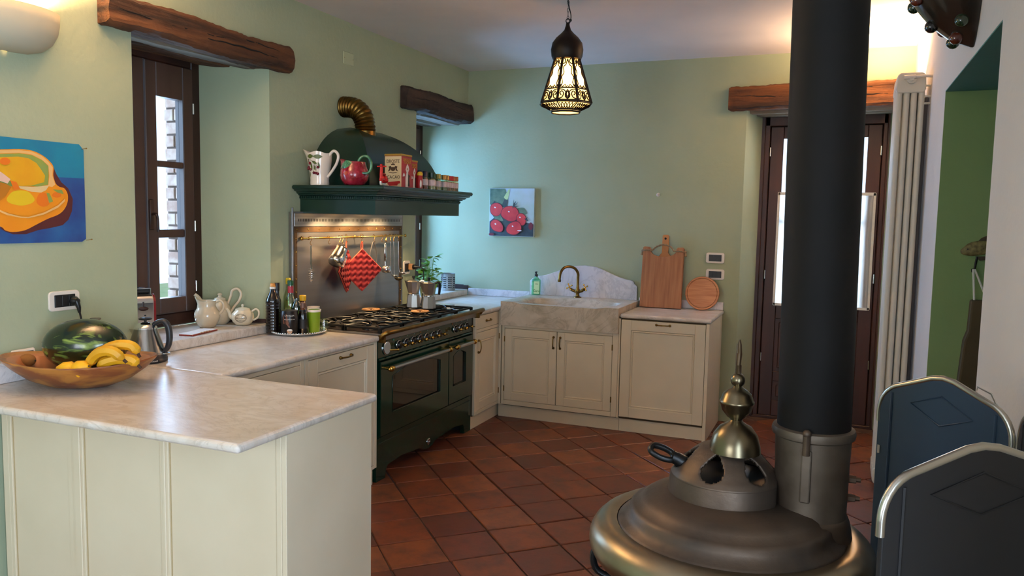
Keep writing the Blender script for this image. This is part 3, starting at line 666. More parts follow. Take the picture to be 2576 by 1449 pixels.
# soap bottle
c = thing('soap_bottle', 'pale green hand soap bottle with black pump beside the tap', 'bottle', (.712, -.085, .943), .05)
b = MB(); b.box(-.036, .036, -.022, .022, 0, .135, .006); b.lathe([(.030, .133), (.020, .148), (.013, .155), (.013, .16)], n=20, sy=.72); b.build('bottle', m_soapg, c, bevel=.004)
b = MB(); b.box(-.034, .034, -.020, .020, .003, .118, .006); b.build('soap', mat('pale_green_soap', '#b9e3c9', .3), c)
b = MB(); b.box(-.012, .037, -.0235, -.0225, .012, .118); b.build('label', mat('lime_label', '#cfe0a0', .6), c)
b = MB(); b.lathe([(.0135, .158), (.0135, .178), (.006, .18), (.006, .192), (.009, .193), (.009, .202)], n=14); b.tube([(0, 0, .197), (0, -.022, .195), (0, -.026, .188)], .004, 8); b.build('pump', m_black, c)
text('Caro', .030, mat('green_ink', '#3f7a2a', .6), c, (.012, -.0242, .036), ROT_MY)
text('LIVING', .008, m_ink, c, (.012, -.0242, .095), ROT_MY)
# cutting boards
def board(label, w_, h_, t_, loc, tilt, poly, mt, cat='cutting board'):
    c = thing('cutting_board', label, cat, loc); c.rotation_euler = (tilt, 0, 0)
    b = MB(); b.prism(poly, 'y', -t_/2, t_/2); b.build('board', mt, c, bevel=.004); return c
def arc(cx, cz, r, a0, a1, n=12, ry=None): return [(cx+r*cos(radians(a0+(a1-a0)*k/n)), cz+(ry or r)*sin(radians(a0+(a1-a0)*k/n))) for k in range(n+1)]
c = board('thick worn wooden board with two horns and a rope handle', 0, 0, 0, (0, 0, 0), 0, [(0, 0), (1, 0), (1, 1)], m_wood) if False else None
c = thing('cutting_board', 'thick worn wooden cutting board with two horns and a rope handle', 'cutting board', (1.80, -.135, .903)); c.rotation_euler = (-.14, 0, 0)
poly = [(-.165, 0), (.165, 0), (.165, .482), (.155, .49), (.115, .488), (.105, .475), (.098, .43)]+arc(0, .455, .098, -10, -170, 12, .045)+[(-.105, .475), (-.115, .488), (-.155, .49), (-.165, .482)]
b = MB(); b.prism(poly, 'y', -.02, .02); b.build('board', m_wood, c, bevel=.004)
b = MB(); P = spline([(-.172, -.005, .455), (-.14, -.024, .46), (-.09, -.018, .462), (-.06, -.012, .49), (0, -.008, .51), (.06, -.012, .49), (.085, -.018, .46), (.14, -.024, .458), (.172, -.005, .455)], 7)
for s_ in (0, pi): b.tube([(p[0], p[1]+.004*cos(k*1.1+s_), p[2]+.004*sin(k*1.1+s_)) for k, p in enumerate(P)], .0045, 7)
b.build('rope_handle', m_rope, c)
for x in (-.172, .172):
    b = MB(); b.ball((x, 0, .455), .012, 10); b.tube([(x, 0, .455), (x*1.03, .0, .42)], [.007, .011], 8); b.build('rope_knot', m_rope, c)
c = thing('cutting_board', 'slim paddle board with holed handle rising behind the horned board', 'cutting board', (1.808, -.075, .903)); c.rotation_euler = (-.05, 0, 0)
poly = [(-.13, 0), (.13, 0), (.13, .38), (.11, .40), (.05, .41), (.026, .44), (.026, .575), (.018, .585), (-.018, .585), (-.026, .575), (-.026, .44), (-.05, .41), (-.11, .40), (-.13, .38)]
b = MB(); b.prism(poly, 'y', -.009, .009); b.build('board', mat('amber_board', '#b0763c', .5), c, bevel=.003)
b = MB(); b.lathe([(.0, 0), (.009, 0), (.0, .0005)], n=14); b.v = [(x, -.0095-z, y+.555) for x, y, z in b.v]; b.build('hanging_hole', m_dark, c)
c = thing('cutting_board', 'round striped wooden cutting board leaning under the wall switches', 'cutting board', (2.122, -.115, .903)); c.rotation_euler = (-.16, 0, 0)
b = MB(); n = 56; R_ = .133
for r0, r1, y0, y1 in ((0, .114, -.010, -.010), (.114, .117, -.010, -.006), (.117, .120, -.006, -.010), (.120, R_-.003, -.010, -.010), (R_-.003, R_, -.010, -.006), (R_, R_, -.006, .010), (R_, 0, .010, .010)):
    vs = [(r*cos(2*pi*k/n), y, R_+r*sin(2*pi*k/n)) for r, y in ((r0, y0), (r1, y1)) for k in range(n)]; b.add(vs, [(k, (k+1) % n, n+(k+1) % n, n+k) for k in range(n)])
b.build('board', m_woodl, c)
# wall switches
def plate(name, label, loc, rz, ww=.145, hh=.085, holes=True, cat='switch'):
    c = thing(name, label, cat, loc, rz)      # local: face towards -y
    poly = []
    for cx, cz, a in ((ww/2-.018, hh/2-.018, 0), (-ww/2+.018, hh/2-.018, 90), (-ww/2+.018, -hh/2+.018, 180), (ww/2-.018, -hh/2+.018, 270)): poly += arc(cx, cz, .018, a, a+90, 5)
    b = MB(); b.prism(poly, 'y', -.011, 0); b.build('cover_plate', m_wplastic, c, bevel=.004)
    b = MB(); b.box(-ww*.34, ww*.34, -.0135, -.0105, -hh*.31, hh*.31, .002); o = b.build('socket_insert', m_black, c)
    for k in (-1, 0, 1):
        q = MB(); q.box(k*ww*.22-ww*.1, k*ww*.22+ww*.1, -.0150, -.0130, -hh*.27, hh*.27, .001); q.build('module', mat('module_black', '#151516', .45), c)
    return c
plate('wall_switch', 'upper of two ivory wall switch plates beside the cutting boards', (2.199, 0, 1.313), 0)
plate('wall_socket', 'lower ivory wall plate partly behind the round board', (2.203, 0, 1.182), 0, cat='socket')
c = plate('wall_socket', 'ivory wall socket with a black plug above the fruit bowl', (0, -4.012, 1.209), pi/2, .148, .086, cat='socket')
c2 = thing('power_plug', 'black plug and cord hanging from the socket above the watermelon', 'plug', (.014, -3.975, 1.205))
b = MB(); b.X = Matrix.Rotation(pi/2, 4, 'Y'); b.lathe([(.020, 0), (.021, .012), (.015, .022), (.012, .03)], n=16); b.X = None; b.tube([(.02, 0, .0), (.03, .004, -.03), (.03, .006, -.05)], [.013, .009, .006], 10); b.build('plug', m_black, c2)
b = MB(); b.tube(spline([(.03, .006, -.045), (.028, .018, -.09), (.024, .035, -.145), (.03, .03, -.165), (.04, -.01, -.18), (.06, .02, -.20)], 7), .0042, 8); b.build('cord', m_cord, c2)
b = MB(); b.tube(spline([(.06, .12, -.19), (.07, .16, -.215), (.085, .20, -.245), (.085, .235, -.275)], 7), .0035, 8); b.build('cord', m_cord, c2)
c = plate('wall_socket', 'ivory wall socket with a black plug between hob panel and corner window', (0, -1.075, 1.20), pi/2, .10, .105, cat='socket')
c2 = thing('power_plug', 'black plug with adapter and cord running down beside the coffee pots', 'plug', (.014, -1.045, 1.205))
b = MB(); b.box(0, .035, -.02, .02, -.025, .025, .005); b.build('adapter', mat('peach_adapter', '#b98a5c', .4), c2)
b = MB(); b.X = Matrix.Translation((.035, 0, 0))@Matrix.Rotation(pi/2, 4, 'Y'); b.lathe([(.019, 0), (.020, .025), (.012, .034), (.007, .06)], n=14); b.X = None; b.build('plug', m_black, c2)
b = MB(); b.tube(spline([(.09, 0, 0), (.115, .008, -.01), (.122, .01, -.05), (.12, .005, -.15), (.115, .0, -.24), (.11, -.01, -.296)], 7), .004, 8); b.build('cord', m_cord, c2)
c = thing('junction_cover', 'blank greenish cover plate high on the wall between the timber lintels', 'cover plate', (0, -1.861, 2.641), pi/2)
b = MB(); b.box(-.06, .06, -.008, 0, -.042, .042, .004); b.build('cover', mat('painted_cover', '#b3bb95', .5), c)
for x in (-.05, .05):
    b = MB(); b.ball((x, -.008, 0), .003, 8); b.build('screw', m_brass, c)
c = thing('wall_hook', 'tiny white screw hook alone on the back wall', 'hook', (1.724, 0, 1.81)); b = MB(); b.X = Matrix.Rotation(pi/2, 4, 'X'); b.lathe([(.016, 0), (.014, .004), (.006, .006), (.006, .018), (.010, .024), (.0, .030)], n=14); b.build('knob', m_wplastic, c)
# ------------------------------------------------------------------ tomato canvas
def blob(cx, cy, rx, ry, n=28, wob=.0, ph=0., rot=0.):
    out = []
    for k in range(n):
        a = 2*pi*k/n; r = 1+wob*sin(3*a+ph)+wob*.5*sin(5*a+2*ph); x, y = rx*r*cos(a), ry*r*sin(a); out.append((cx+x*cos(rot)-y*sin(rot), cy+x*sin(rot)+y*cos(rot)))
    return out
def leaf2(x0, y0, x1, y1, wd, n=8):
    a = Vector((x0, y0)); b = Vector((x1, y1)); d = b-a; nn = Vector((-d.y, d.x)).normalized()
    L_ = [a+d*(k/n)+nn*wd*sin(pi*(k/n)) for k in range(n+1)]; R_ = [a+d*(k/n)-nn*wd*sin(pi*(k/n)) for k in range(n, -1, -1)]
    return [tuple(p) for p in L_+R_[1:-1]]
def paint(parent, name, layers, mapf, eps=.0004):
    """flat paint layers: list of (polygon 0..1, material); mapf(u, v, lift) gives a point; thin real layers of paint"""
    b = MB(); mats = []
    for k, (poly, mt) in enumerate(layers):
        if mt not in mats: mats.append(mt)
        b.cur = mats.index(mt); z = eps*(k+1)
        cu = sum(p[0] for p in poly)/len(poly); cv = sum(p[1] for p in poly)/len(poly)
        vs = [mapf(u_, v_, z) for u_, v_ in poly]+[mapf(cu, cv, z)]; n = len(poly)
        b.add(vs, [(i, (i+1) % n, n) for i in range(n)])
    return b.build(name, mats, parent, merge=False, recalc=False)
def pm(key, c1, c2=None, sc=14): return mat(key, c1, .6, color2=c2 or c1, scale=sc, contrast=(.3, .7))
c = thing('canvas_painting', 'small square canvas painting of five red tomatoes on the back wall', 'painting', (.235, -.03, 1.436))
b = MB(); b.box(0, .424, 0, .028, 0, .42, .002); b.build('stretched_canvas', pm('canvas_mist', '#a9b7a6', '#b9c6cf', 6), c)
P1 = pm('tom_dark', '#1d2b33', '#33424a', 16); P2 = pm('tom_leaf', '#3f5a44', '#6b8063', 18); P3 = pm('tom_red', '#c01d26', '#d83a35', 10); P4 = pm('tom_hi', '#f0d9d6'); P5 = pm('tom_rim', '#6d1424'); P6 = pm('tom_yg', '#b9c98a'); P7 = pm('tom_shadow', '#2b3d3a', '#4a4a44', 12)
lay = [([(0, 0), (1, 0), (1, .26), (.8, .30), (.55, .34), (.30, .42), (.1, .38), (0, .3)], P1), ([(0, .66), (.30, .62), (.42, .78), (.36, .98), (.34, 1), (0, 1)], P2), ([(.32, .82), (.42, .98), (.46, .99), (.42, .80), (.38, .74)], P6), ([(.26, .62), (.34, .78), (.42, .76), (.40, .60)], P7),
       (blob(.5, .32, .3, .14, wob=.1), P7), (leaf2(.62, .58, .86, .48, .075), P2), (leaf2(.05, .48, .32, .32, .07), P2), (leaf2(.05, .6, .12, .75, .02), P7)]
for cx, cy, rx, ry, rot in ((.155, .56, .14, .135, .2), (.475, .475, .20, .155, -.15), (.73, .36, .10, .125, .3), (.175, .21, .155, .11, -.6), (.57, .17, .17, .13, .35)):
    lay.append((blob(cx, cy, rx+.012, ry+.012, 28, .03, cx*9, rot), P5)); lay.append((blob(cx, cy, rx, ry, 28, .03, cx*9, rot), P3)); lay.append((blob(cx-.03, cy+.04, .02, .014, 12, 0, 0, -.4), P4))
lay += [(leaf2(.53, .58, .60, .74, .02), P7), (leaf2(.55, .62, .66, .72, .006), P1), (leaf2(.56, .62, .69, .64, .006), P1), (leaf2(.55, .62, .56, .78, .006), P1), (leaf2(.80, .38, .90, .33, .016), P1), (leaf2(.82, .36, .88, .40, .01), P1), (blob(.95, .22, .05, .08), P5), (blob(.06, .03, .06, .03), P5), (blob(.7, .12, .05, .012), P4)]
paint(c, 'painted_tomatoes', lay, lambda u_, v_, z: (.004+min(max(u_, 0), 1)*.416, -.0005-z, .004+min(max(v_, 0), 1)*.412))
# papaya poster on the left wall  (u: along +y, v: up) ; local origin at y=-4.60
c = thing('poster', 'unframed painted sheet of a cut yellow papaya on blue, pinned to the wall', 'poster', (.004, -4.72, 1.462))
WP, HP = .826, .425
b = MB(); b.prism([(0, 0), (WP-.02, 0), (WP, .012), (WP, HP-.022), (WP-.022, HP), (0, HP)], 'x', 0, .0015); b.build('sheet', pm('deep_blue', '#16357a', '#1f5a96', 7), c)
def inv(px, py):     # crop pixel (1149x1449 view of 0,330..230,620) -> metres along the sheet
    X = px/1149*230; Y = 330+py/1449*290
    uu = (X-0)/214.5*.390; top = 345+.093*X; bot = 611.5-.015*X
    return (WP-.390+uu, HP*(bot-Y)/(bot-top))
def ip(L_): return [inv(*q) for q in L_]
Q1 = pm('p_teal', '#0b7e9c', '#0a6f93', 7); Q2 = pm('p_maroon', '#4f1c1e'); Q3 = pm('p_orange', '#ea9410', '#e58a0c', 10); Q4 = pm('p_cream', '#e3b26c'); Q5 = pm('p_olive', '#8f9a38', '#7f9650', 14); Q6 = pm('p_yellow', '#e2ac0e', '#dd9c10', 8); Q7 = pm('p_yel2', '#e0bc18'); Q8 = pm('p_or2', '#e2740f')
body = spline([(q[0], q[1], 0) for q in ((-600, 300), (-300, 230), (0, 240), (250, 232), (400, 248), (520, 300), (610, 370), (665, 450), (660, 560), (690, 660), (740, 700), (800, 720), (840, 800), (830, 900), (780, 990), (700, 1050), (570, 1100), (430, 1170), (290, 1240), (150, 1262), (60, 1240), (0, 1190), (-300, 1100), (-600, 900))], 4, True)
body = [(p[0], p[1]) for p in body]
sh = [(665, 450), (700, 540), (760, 640), (850, 720), (905, 850), (890, 1000), (840, 1110), (760, 1180), (600, 1215), (450, 1240), (300, 1290), (150, 1290), (60, 1255), (0, 1210), (200, 1100), (600, 900), (640, 600)]
inner = [(-500, 320), (0, 300), (250, 285), (400, 305), (530, 370), (600, 440), (600, 560), (590, 670), (480, 695), (330, 690), (230, 690), (0, 700), (-500, 700)]
gold = [(-500, 345), (0, 335), (240, 325), (360, 345), (450, 400), (500, 470), (555, 560), (540, 640), (380, 685), (230, 690), (130, 620), (0, 600), (-500, 640)]
low = [(-300, 1000), (0, 990), (200, 1050), (330, 1060), (520, 1010), (700, 920), (790, 840), (790, 780), (740, 740), (640, 720), (500, 770), (380, 760), (250, 720), (120, 740), (80, 820), (60, 900)]
lay = [([(0, HP*.0+HP*.64), (WP, HP*.655), (WP, HP-.022), (WP-.022, HP), (0, HP)], Q1), (ip(sh), Q2), (ip([(x, y) for x, y in body]), Q3), (ip([(-400, 245), (0, 252), (250, 245), (400, 260), (520, 312), (600, 380), (655, 455), (648, 560), (680, 670), (640, 700), (590, 690), (610, 560), (600, 430), (520, 360), (400, 298), (250, 278), (0, 292), (-400, 300)]), Q4),
       (ip(inner), Q5), (ip(gold), Q6), (ip([(230, 690), (400, 700), (600, 680), (560, 740), (450, 795), (330, 760), (240, 725)]), pm('p_pale', '#ddc088')), (ip(low), Q3), (ip(blob(250, 840, 160, 95, 24, .05)), Q7), (ip(blob(520, 860, 85, 90, 20, .04)), Q8), (ip(blob(690, 800, 60, 35, 16, .05)), Q8), (ip([(560, 770), (600, 780), (640, 880), (590, 900)]), Q5), (ip([(640, 730), (760, 740), (780, 790), (700, 770)]), Q5),
       (ip([(0, 985), (100, 1030), (240, 1070), (330, 1075), (520, 1020), (700, 930), (790, 850), (790, 880), (700, 960), (520, 1045), (330, 1090), (240, 1085), (80, 1050), (0, 1010)]), Q4), (ip([(-200, 480), (0, 495), (60, 540), (135, 605), (100, 660), (0, 620), (-200, 620)]), pm('p_pink', '#e0b9a2')), (ip([(0, 640), (80, 660), (140, 700), (80, 800), (0, 880), (-150, 900)]), pm('p_brown', '#b3700f')), (ip(blob(80, 385, 60, 45)), Q8), (ip([(130, 620), (200, 640), (240, 720), (170, 740)]), Q8)]
lay = [([(min(max(a, 0.002), WP-.001), min(max(b_, 0), HP)) for a, b_ in poly], mt) for poly, mt in lay]
def fanfix(parent, name, layers, mapf):
    b = MB(); mats = []
    for k, (poly, mt) in enumerate(layers):
        if mt not in mats: mats.append(mt)
        b.cur = mats.index(mt); bm_vs = [mapf(u_, v_, .0003*(k+1)) for u_, v_ in poly]; b.add(bm_vs, [list(range(len(poly)))])
    return b.build(name, mats, parent, merge=False, recalc=False)
fanfix(c, 'painted_papaya', lay, lambda u_, v_, z: (.0015+z, u_, v_))
for y, z in ((WP-.012, HP-.02), (WP+.002, .006)):
    b = MB(); b.tube([(.0, y, z), (.022, y+.010, z+.004)], .0012, 6); b.ball((.022, y+.010, z+.004), .003, 8); b.build('nail', m_brass, c)
# ------------------------------------------------------------------ sconces
def sconce(loc, rz, label, power):
    c = thing('wall_sconce', label, 'wall lamp', loc, rz)      # local: wall plane y=0, bowl towards -y
    b = MB(); n = 28; prof = [(.02, -.17), (.09, -.166), (.14, -.15), (.175, -.12), (.195, -.08), (.203, -.04), (.205, 0)]; vs = []; fs = []
    R = prof+[(r-.008, z) for r, z in prof[::-1]]
    for r, z in R:
        for k in range(n+1):
            a = pi+pi*k/n; vs.append((r*1.08*cos(a), min(0, r*.75*sin(a)), z-.0*r))
    for i in range(len(R)-1):
        for k in range(n): a = i*(n+1)+k; fs.append((a, a+1, a+n+2, a+n+1))
    b.add(vs, fs, True); b.build('bowl', mat('unglazed_plaster', '#b9b39a', .8), c)
    b = MB(); b.cyl((-.05, -.06, -.03), (.05, -.06, -.03), .009, 12); b.build('bulb', mat('warm_bulb', '#ffd9a0', .5, emit='#ffc070', estr=25), c)
    l = area('sconce_light', (0, 0, 0), (0, -.15, 1), .22, .07, power, WARM); l.parent = c; l.location = (0, -.075, -.02); l.data.spread = radians(150)
    return c
sconce((0, -4.235, 2.395), pi/2, 'half-bowl plaster wall lamp glowing above the poster', 60)
sconce((XR, -.62, 2.50), -pi/2, 'half-bowl plaster wall lamp behind the radiator top', 50)
# ------------------------------------------------------------------ pendant lantern
def lantern(loc):
    c = thing('pendant_lantern', 'hexagonal pierced metal pendant lantern with onion dome over the kitchen', 'ceiling lamp', loc)   # loc at lantern bottom centre
    n = 8; rt, rb, zt, zb = .072, .158, .315, .045
    b = MB(); b.lathe([(.083, .305), (.092, .325), (.096, .36), (.088, .40), (.066, .43), (.038, .455), (.02, .475), (.012, .50), (.010, .515)], n=28); b.lathe([(.070, .300), (.085, .306), (.083, .315)], n=8, smooth=False, rot=pi/8); b.build('dome', m_iron2, c)
    A = [2*pi*k/n+pi/8+.39 for k in range(n)]
    P = lambda r, a, z: Vector((r*cos(a), r*sin(a), z))
    b = MB()
    for a in A: b.tube([P(rt, a, zt), P(rb, a, zb)], .0085, 6)
    for z, r in ((zt, rt), (.125, rt+(rb-rt)*(zt-.125)/(zt-zb)), (zb, rb)):
        b.tube([P(r, a, z) for a in A], .0045, 6, closed=True)
    b.tube([P(.088, a, .012) for a in A], .006, 6, closed=True); b.tube([P(.088, a, -.002) for a in A], .005, 6, closed=True)
    for a in A: b.tube([P(rb, a, zb), P(.088, a, .012)], .004, 6)
    b.build('frame', m_iron2, c)
    g = MB()
    for k in range(n):
        a0, a1 = A[k], A[(k+1) % n]; g.add([P(rt-.004, a0, zt), P(rt-.004, a1, zt), P(rb-.006, a1, zb), P(rb-.006, a0, zb)], [(0, 1, 2, 3)])
        g.add([P(rb-.006, a0, zb-.002), P(rb-.006, a1, zb-.002), P(.088, a1, .012), P(.088, a0, .012)], [(0, 1, 2, 3)])
    g.build('frosted_glass', m_shade, c, recalc=False)
    g = MB(); g.add([P(.086, a, .000) for a in A], [list(range(n))]); g.build('base_glass', m_shade, c, recalc=False)
    for k in range(n):      # pierced scrollwork on each face
        a0, a1 = A[k], A[(k+1) % n]; f = MB()
        def Q(u_, v_, off=.003):     # u -1..1 across, v 0..1 up
            z = zb+(zt-zb)*v_; r = rb+(rt-rb)*v_+off; return P(r, a0, z).lerp(P(r, a1, z), (u_+1)/2)
        for s_ in (-1, 1):
            f.tube(spline([Q(s_*.86, .30), Q(s_*.62, .40), Q(s_*.78, .52), Q(s_*.52, .62), Q(s_*.66, .74), Q(s_*.30, .80), Q(s_*.12, .88), Q(0, .93)], 4), .0032, 5)
            f.tube(spline([Q(s_*.9, .95), Q(s_*.5, .93), Q(s_*.35, .86), Q(s_*.7, .82), Q(s_*.92, .84)], 4), .0034, 5)
            f.tube(spline([Q(s_*.88, .05), Q(s_*.55, .08), Q(s_*.42, .16), Q(s_*.6, .22), Q(s_*.78, .17), Q(s_*.62, .13)], 4), .0036, 5)
            f.tube(spline([Q(s_*.92, .26), Q(s_*.5, .25), Q(s_*.2, .20), Q(s_*.22, .10), Q(0, .05)], 4), .0036, 5)
            f.tube(spline([Q(0, .25), Q(s_*.25, .14), Q(0, .07)], 4), .0034, 5)
        f.tube(spline([Q(.12*cos(t), .155+.05*sin(t)) for t in [i*.785 for i in range(8)]], 2, True), .0034, 5, closed=True)
        tri = [(-.9, .305), (-.75, .36), (-.6, .31), (-.45, .33), (-.3, .365), (-.15, .31), (0, .34), (.15, .31), (.3, .365), (.45, .33), (.6, .31), (.75, .36), (.9, .305)]
        f.tube([Q(*t) for t in tri], .0036, 5); f.tube([Q(-.95, .295), Q(.95, .295)], .0042, 5); f.tube([Q(-.95, .03), Q(.95, .03)], .0042, 5)
        f.add([Q(-.95, .02), Q(-.95, .045), Q(.95, .045), Q(.95, .02)], [(0, 1, 2, 3)])
        for j in range(5):
            t = (j-2)*.34; z0_ = .036
            def S(u_, v_): return P(rb+(.088-rb)*v_+.002, a0, zb+(.012-zb)*v_-.003).lerp(P(rb+(.088-rb)*v_+.002, a1, zb+(.012-zb)*v_-.003), (u_+1)/2)
            f.tube([S(t-.15, .1), S(t, .5), S(t-.12, .9)], .003, 4); f.tube([S(t+.15, .1), S(t, .5), S(t+.12, .9)], .003, 4)
        f.build('scrollwork', m_iron2, c)
    b = MB(); b.tube([(.012*cos(t), 0, .528+.012*sin(t)) for t in [i*.524 for i in range(12)]], .0028, 6, closed=True); b.build('hanging_ring', m_iron2, c)
    z = .545; k = 0; top = H-loc[2]; b = MB()
    while z < top-.01:
        a = (pi/2)*(k % 2)+.3; L_ = .016
        b.tube([(.006*cos(t)*cos(a), .006*cos(t)*sin(a), z+L_*.75*sin(t)) for t in [i*.785 for i in range(8)]], .0016, 5, closed=True); z += .022; k += 1
    b.build('chain', m_iron2, c)
    b = MB(); b.tube(spline([(.0, 0, .50), (.016, 0, .525), (.018, 0, .56), (.008, 0, .60), (-.004, .003, .65)], 6), .003, 8); b.ball((.016, 0, .53), .009, 8); b.build('flex', m_cord, c)
    b = MB(); b.tube(spline([(.012, 0, .58), (.004, 0, .62), (-.06, 0, .655), (-.10, 0, .70), (-.09, 0, .76), (-.02, 0, .72), (.06, 0, .70), (.10, 0, .76)], 6)[14:], .0028, 8); b.build('flex_loop', m_cord, c)
    bu = MB(); bu.ball((0, 0, .235), .03, 14, (1, 1, 1.25)); bu.build('bulb', mat('lantern_bulb', '#ffe2b0', .5, emit='#ffc878', estr=30), c)
    l = point('lantern_light', (0, 0, .20), 52, (1, .72, .46), .05); l.parent = c; l.location = (0, 0, .18)
    return c
m_iron2 = mat('lantern_iron', '#1d1713', .45, .6)
lantern((1.562, -1.91, 2.232))
# ------------------------------------------------------------------ range cooker
def build_range():
    XG = .605; Y0, Y1 = -2.452, -1.140; c = thing('range_cooker', 'dark green enamelled range cooker with brass rail, nine knobs and two ovens', 'cooker', (.33, -1.79, 0))
    b = MB(); b.box(.05, XG-.012, Y0+.006, Y1-.006, .24, .862); b.build('body', m_rgreen, c, world=True)
    # plinth with shaped apron and feet
    poly = [(Y0, 0), (Y0+.105, 0)]+[(Y0+.105+.035*(1-cos(radians(a))), .075*sin(radians(a))) for a in range(10, 91, 16)]+[(-2.15, .088), (-2.0, .075), (-1.90, .068), (-1.86, .045), (-1.80, .036), (-1.74, .045), (-1.70, .068), (-1.6, .075), (-1.42, .088)]+[(Y1-.105-.035*(1-cos(radians(a))), .075*sin(radians(a))) for a in range(90, 0, -16)]+[(Y1-.105, 0), (Y1, 0), (Y1, .262), (Y0, .262)]
    b = MB(); b.prism(poly, 'x', XG-.035, XG); b.build('apron', m_rgreen, c, world=True, bevel=.002)
    b = MB(); b.box(.06, XG-.036, Y0+.01, Y0+.04, 0, .25); b.box(.06, XG-.036, Y1-.04, Y1-.01, 0, .25); b.build('side_skirt', m_dark, c, world=True)['kind'] = 'stuff'
    b = MB(); b.X = Matrix.Translation((XG, -1.80, .085))@Matrix.Rotation(pi/2, 4, 'Y'); b.lathe([(.022, 0), (.022, .004), (.018, .006)], n=24); bd = b.build('badge', m_chrome, c, world=True)
    b = MB(); b.X = Matrix.Translation((XG+.0062, -1.80, .085))@Matrix.Rotation(pi/2, 4, 'Y'); b.lathe([(.0, .0003), (.0165, .0003), (.0165, 0)], n=24); b.build('badge_field', mat('badge_wine', '#4c1518', .4), bd, world=True)
    text('ILVE', .012, m_inkw, bd, (XG+.0072, -1.80, .085), ROT_X, world=True)
    b = MB(); b.box(XG, XG+.004, Y0+.02, Y1-.02, .225, .232); b.box(XG, XG+.004, Y0+.02, Y1-.02, .262, .268); b.build('apron_bead', m_rgreen, c, world=True)['kind'] = 'stuff'
    # control panel
    b = MB(); b.box(XG-.03, XG+.004, Y0+.004, Y1-.004, .752, .862, .003); b.build('control_panel', m_rgreen, c, world=True)
    b = MB(); b.prism([(XG+.0, .738), (XG+.018, .744), (XG+.020, .750), (XG, .754)], 'y', Y0+.004, Y1-.004) if False else b.box(XG-.01, XG+.016, Y0+.006, Y1-.006, .738, .752, .005)
    b.build('cornice', m_rgreen, c, world=True)
    for y in [-2.207, -2.118, -2.028, -1.938, -1.850, -1.761, -1.675, -1.427, -1.338, -1.245]:
        k = MB(); k.X = Matrix.Translation((XG+.004, y, .805))@Matrix.Rotation(pi/2, 4, 'Y'); k.lathe([(.0295, 0), (.0295, .004), (.0255, .008), (.0255, .003)], n=24, caps=False); kb = k.build('knob', m_chrome, c, world=True)
        k = MB(); k.X = Matrix.Translation((XG+.004, y, .805))@Matrix.Rotation(pi/2, 4, 'Y'); k.lathe([(.025, 0), (.024, .016), (.018, .022), (.010, .024)], n=20); k.build('knob_body', m_black, kb, world=True)
        k = MB(); k.cyl((XG+.028, y, .805), (XG+.040, y, .805), .0055, 10); k.cyl((XG+.040, y, .805), (XG+.075, y, .805), .0035, 8); k.ball((XG+.052, y, .805), .0115, 12); k.build('knob_stem', m_brassb, kb, world=True)
        k = MB(); k.X = Matrix.Translation((XG+.0045, y+.015, .848))@Matrix.Rotation(pi/2, 4, 'Y'); k.lathe([(.0, .0006), (.0035, .0006), (.0035, 0)], n=10); k.build('dial_mark', mat('pale_mark', '#7fa89a', .4), c, world=True)
    for y, z in ((-2.27, .845), (-1.93, .848), (-1.47, .846)):
        k = MB(); k.X = Matrix.Translation((XG+.0045, y, z))@Matrix.Rotation(pi/2, 4, 'Y'); k.lathe([(.0, .003), (.0055, .003), (.006, 0)], n=12); k.build('pilot_lamp', mat('amber_pilot', '#a35a14', .3) if y > -2.2 else mat('green_pilot', '#2f8a72', .3), c, world=True)
    text('Ilve', .030, m_brass, c, (XG+.0048, -1.555, .812), ROT_X, world=True)
    k = MB(); k.X = Matrix.Translation((XG+.004, -2.352, .805))@Matrix.Rotation(pi/2, 4, 'Y'); k.lathe([(.042, 0), (.042, .006), (.037, .010)], n=28); kd = k.build('dial', m_chrome, c, world=True)
    k = MB(); k.X = Matrix.Translation((XG+.0142, -2.352, .805))@Matrix.Rotation(pi/2, 4, 'Y'); k.lathe([(0, .0003), (.035, .0003), (.035, 0)], n=28); k.build('dial_face', mat('dial_face', '#a8a79c', .4), kd, world=True)
    k = MB(); k.cyl((XG+.01, -2.325, .79), (XG+.05, -2.29, .79), .006, 8); k.ball((XG+.05, -2.29, .79), .01, 10); k.build('dial_stem', m_brassb, kd, world=True)
    # oven doors
    def door(y0, y1, gy0, gy1, hy0, hy1, arch):
        z0, z1 = .280, .732; D = MB(); n = 12
        gz0, gz1, rise = .405, .602, arch
        hole = [(gy0, gz0), (gy1, gz0)]+[(gy1-(gy1-gy0)*k/n, gz1+rise*sin(pi*(.12+.76*k/n))-.37*rise*.0) for k in range(n+1)]
        # door skin as a ring of quads between outline and window hole
        outer = [(y0, z0), (y1, z0)]+[(y1-(y1-y0)*k/n, z1) for k in range(n+1)]
        for xx, fl in ((XG+.020, 0), (XG-.012, 1)):
            vs = [(xx, a, z) for a, z in outer]+[(xx, a, z) for a, z in hole]; N_ = len(outer)
            D.add(vs, [(k, (k+1) % N_, N_+(k+1) % N_, N_+k) for k in range(N_)])
        for L_ in (outer, hole):
            vs = [(XG+.020, a, z) for a, z in L_]+[(XG-.012, a, z) for a, z in L_]; N_ = len(L_); D.add(vs, [(k, (k+1) % N_, N_+(k+1) % N_, N_+k) for k in range(N_)])
        o = D.build('oven_door', m_rgreen, c, world=True, bevel=.003)
        g_ = MB(); g_.prism(hole, 'x', XG+.0, XG+.009); g_.build('oven_glass', m_ovglass, o, world=True)
        g_ = MB(); g_.tube([(XG+.020, a, z) for a, z in hole], .0035, 6, closed=True); g_.build('glass_trim', m_rgreen, o, world=True)
        g_ = MB(); g_.tube([(XG+.062, hy0, .690), (XG+.062, hy1, .690)], .0115, 14); hh = g_.build('handle', m_steel, o, world=True)
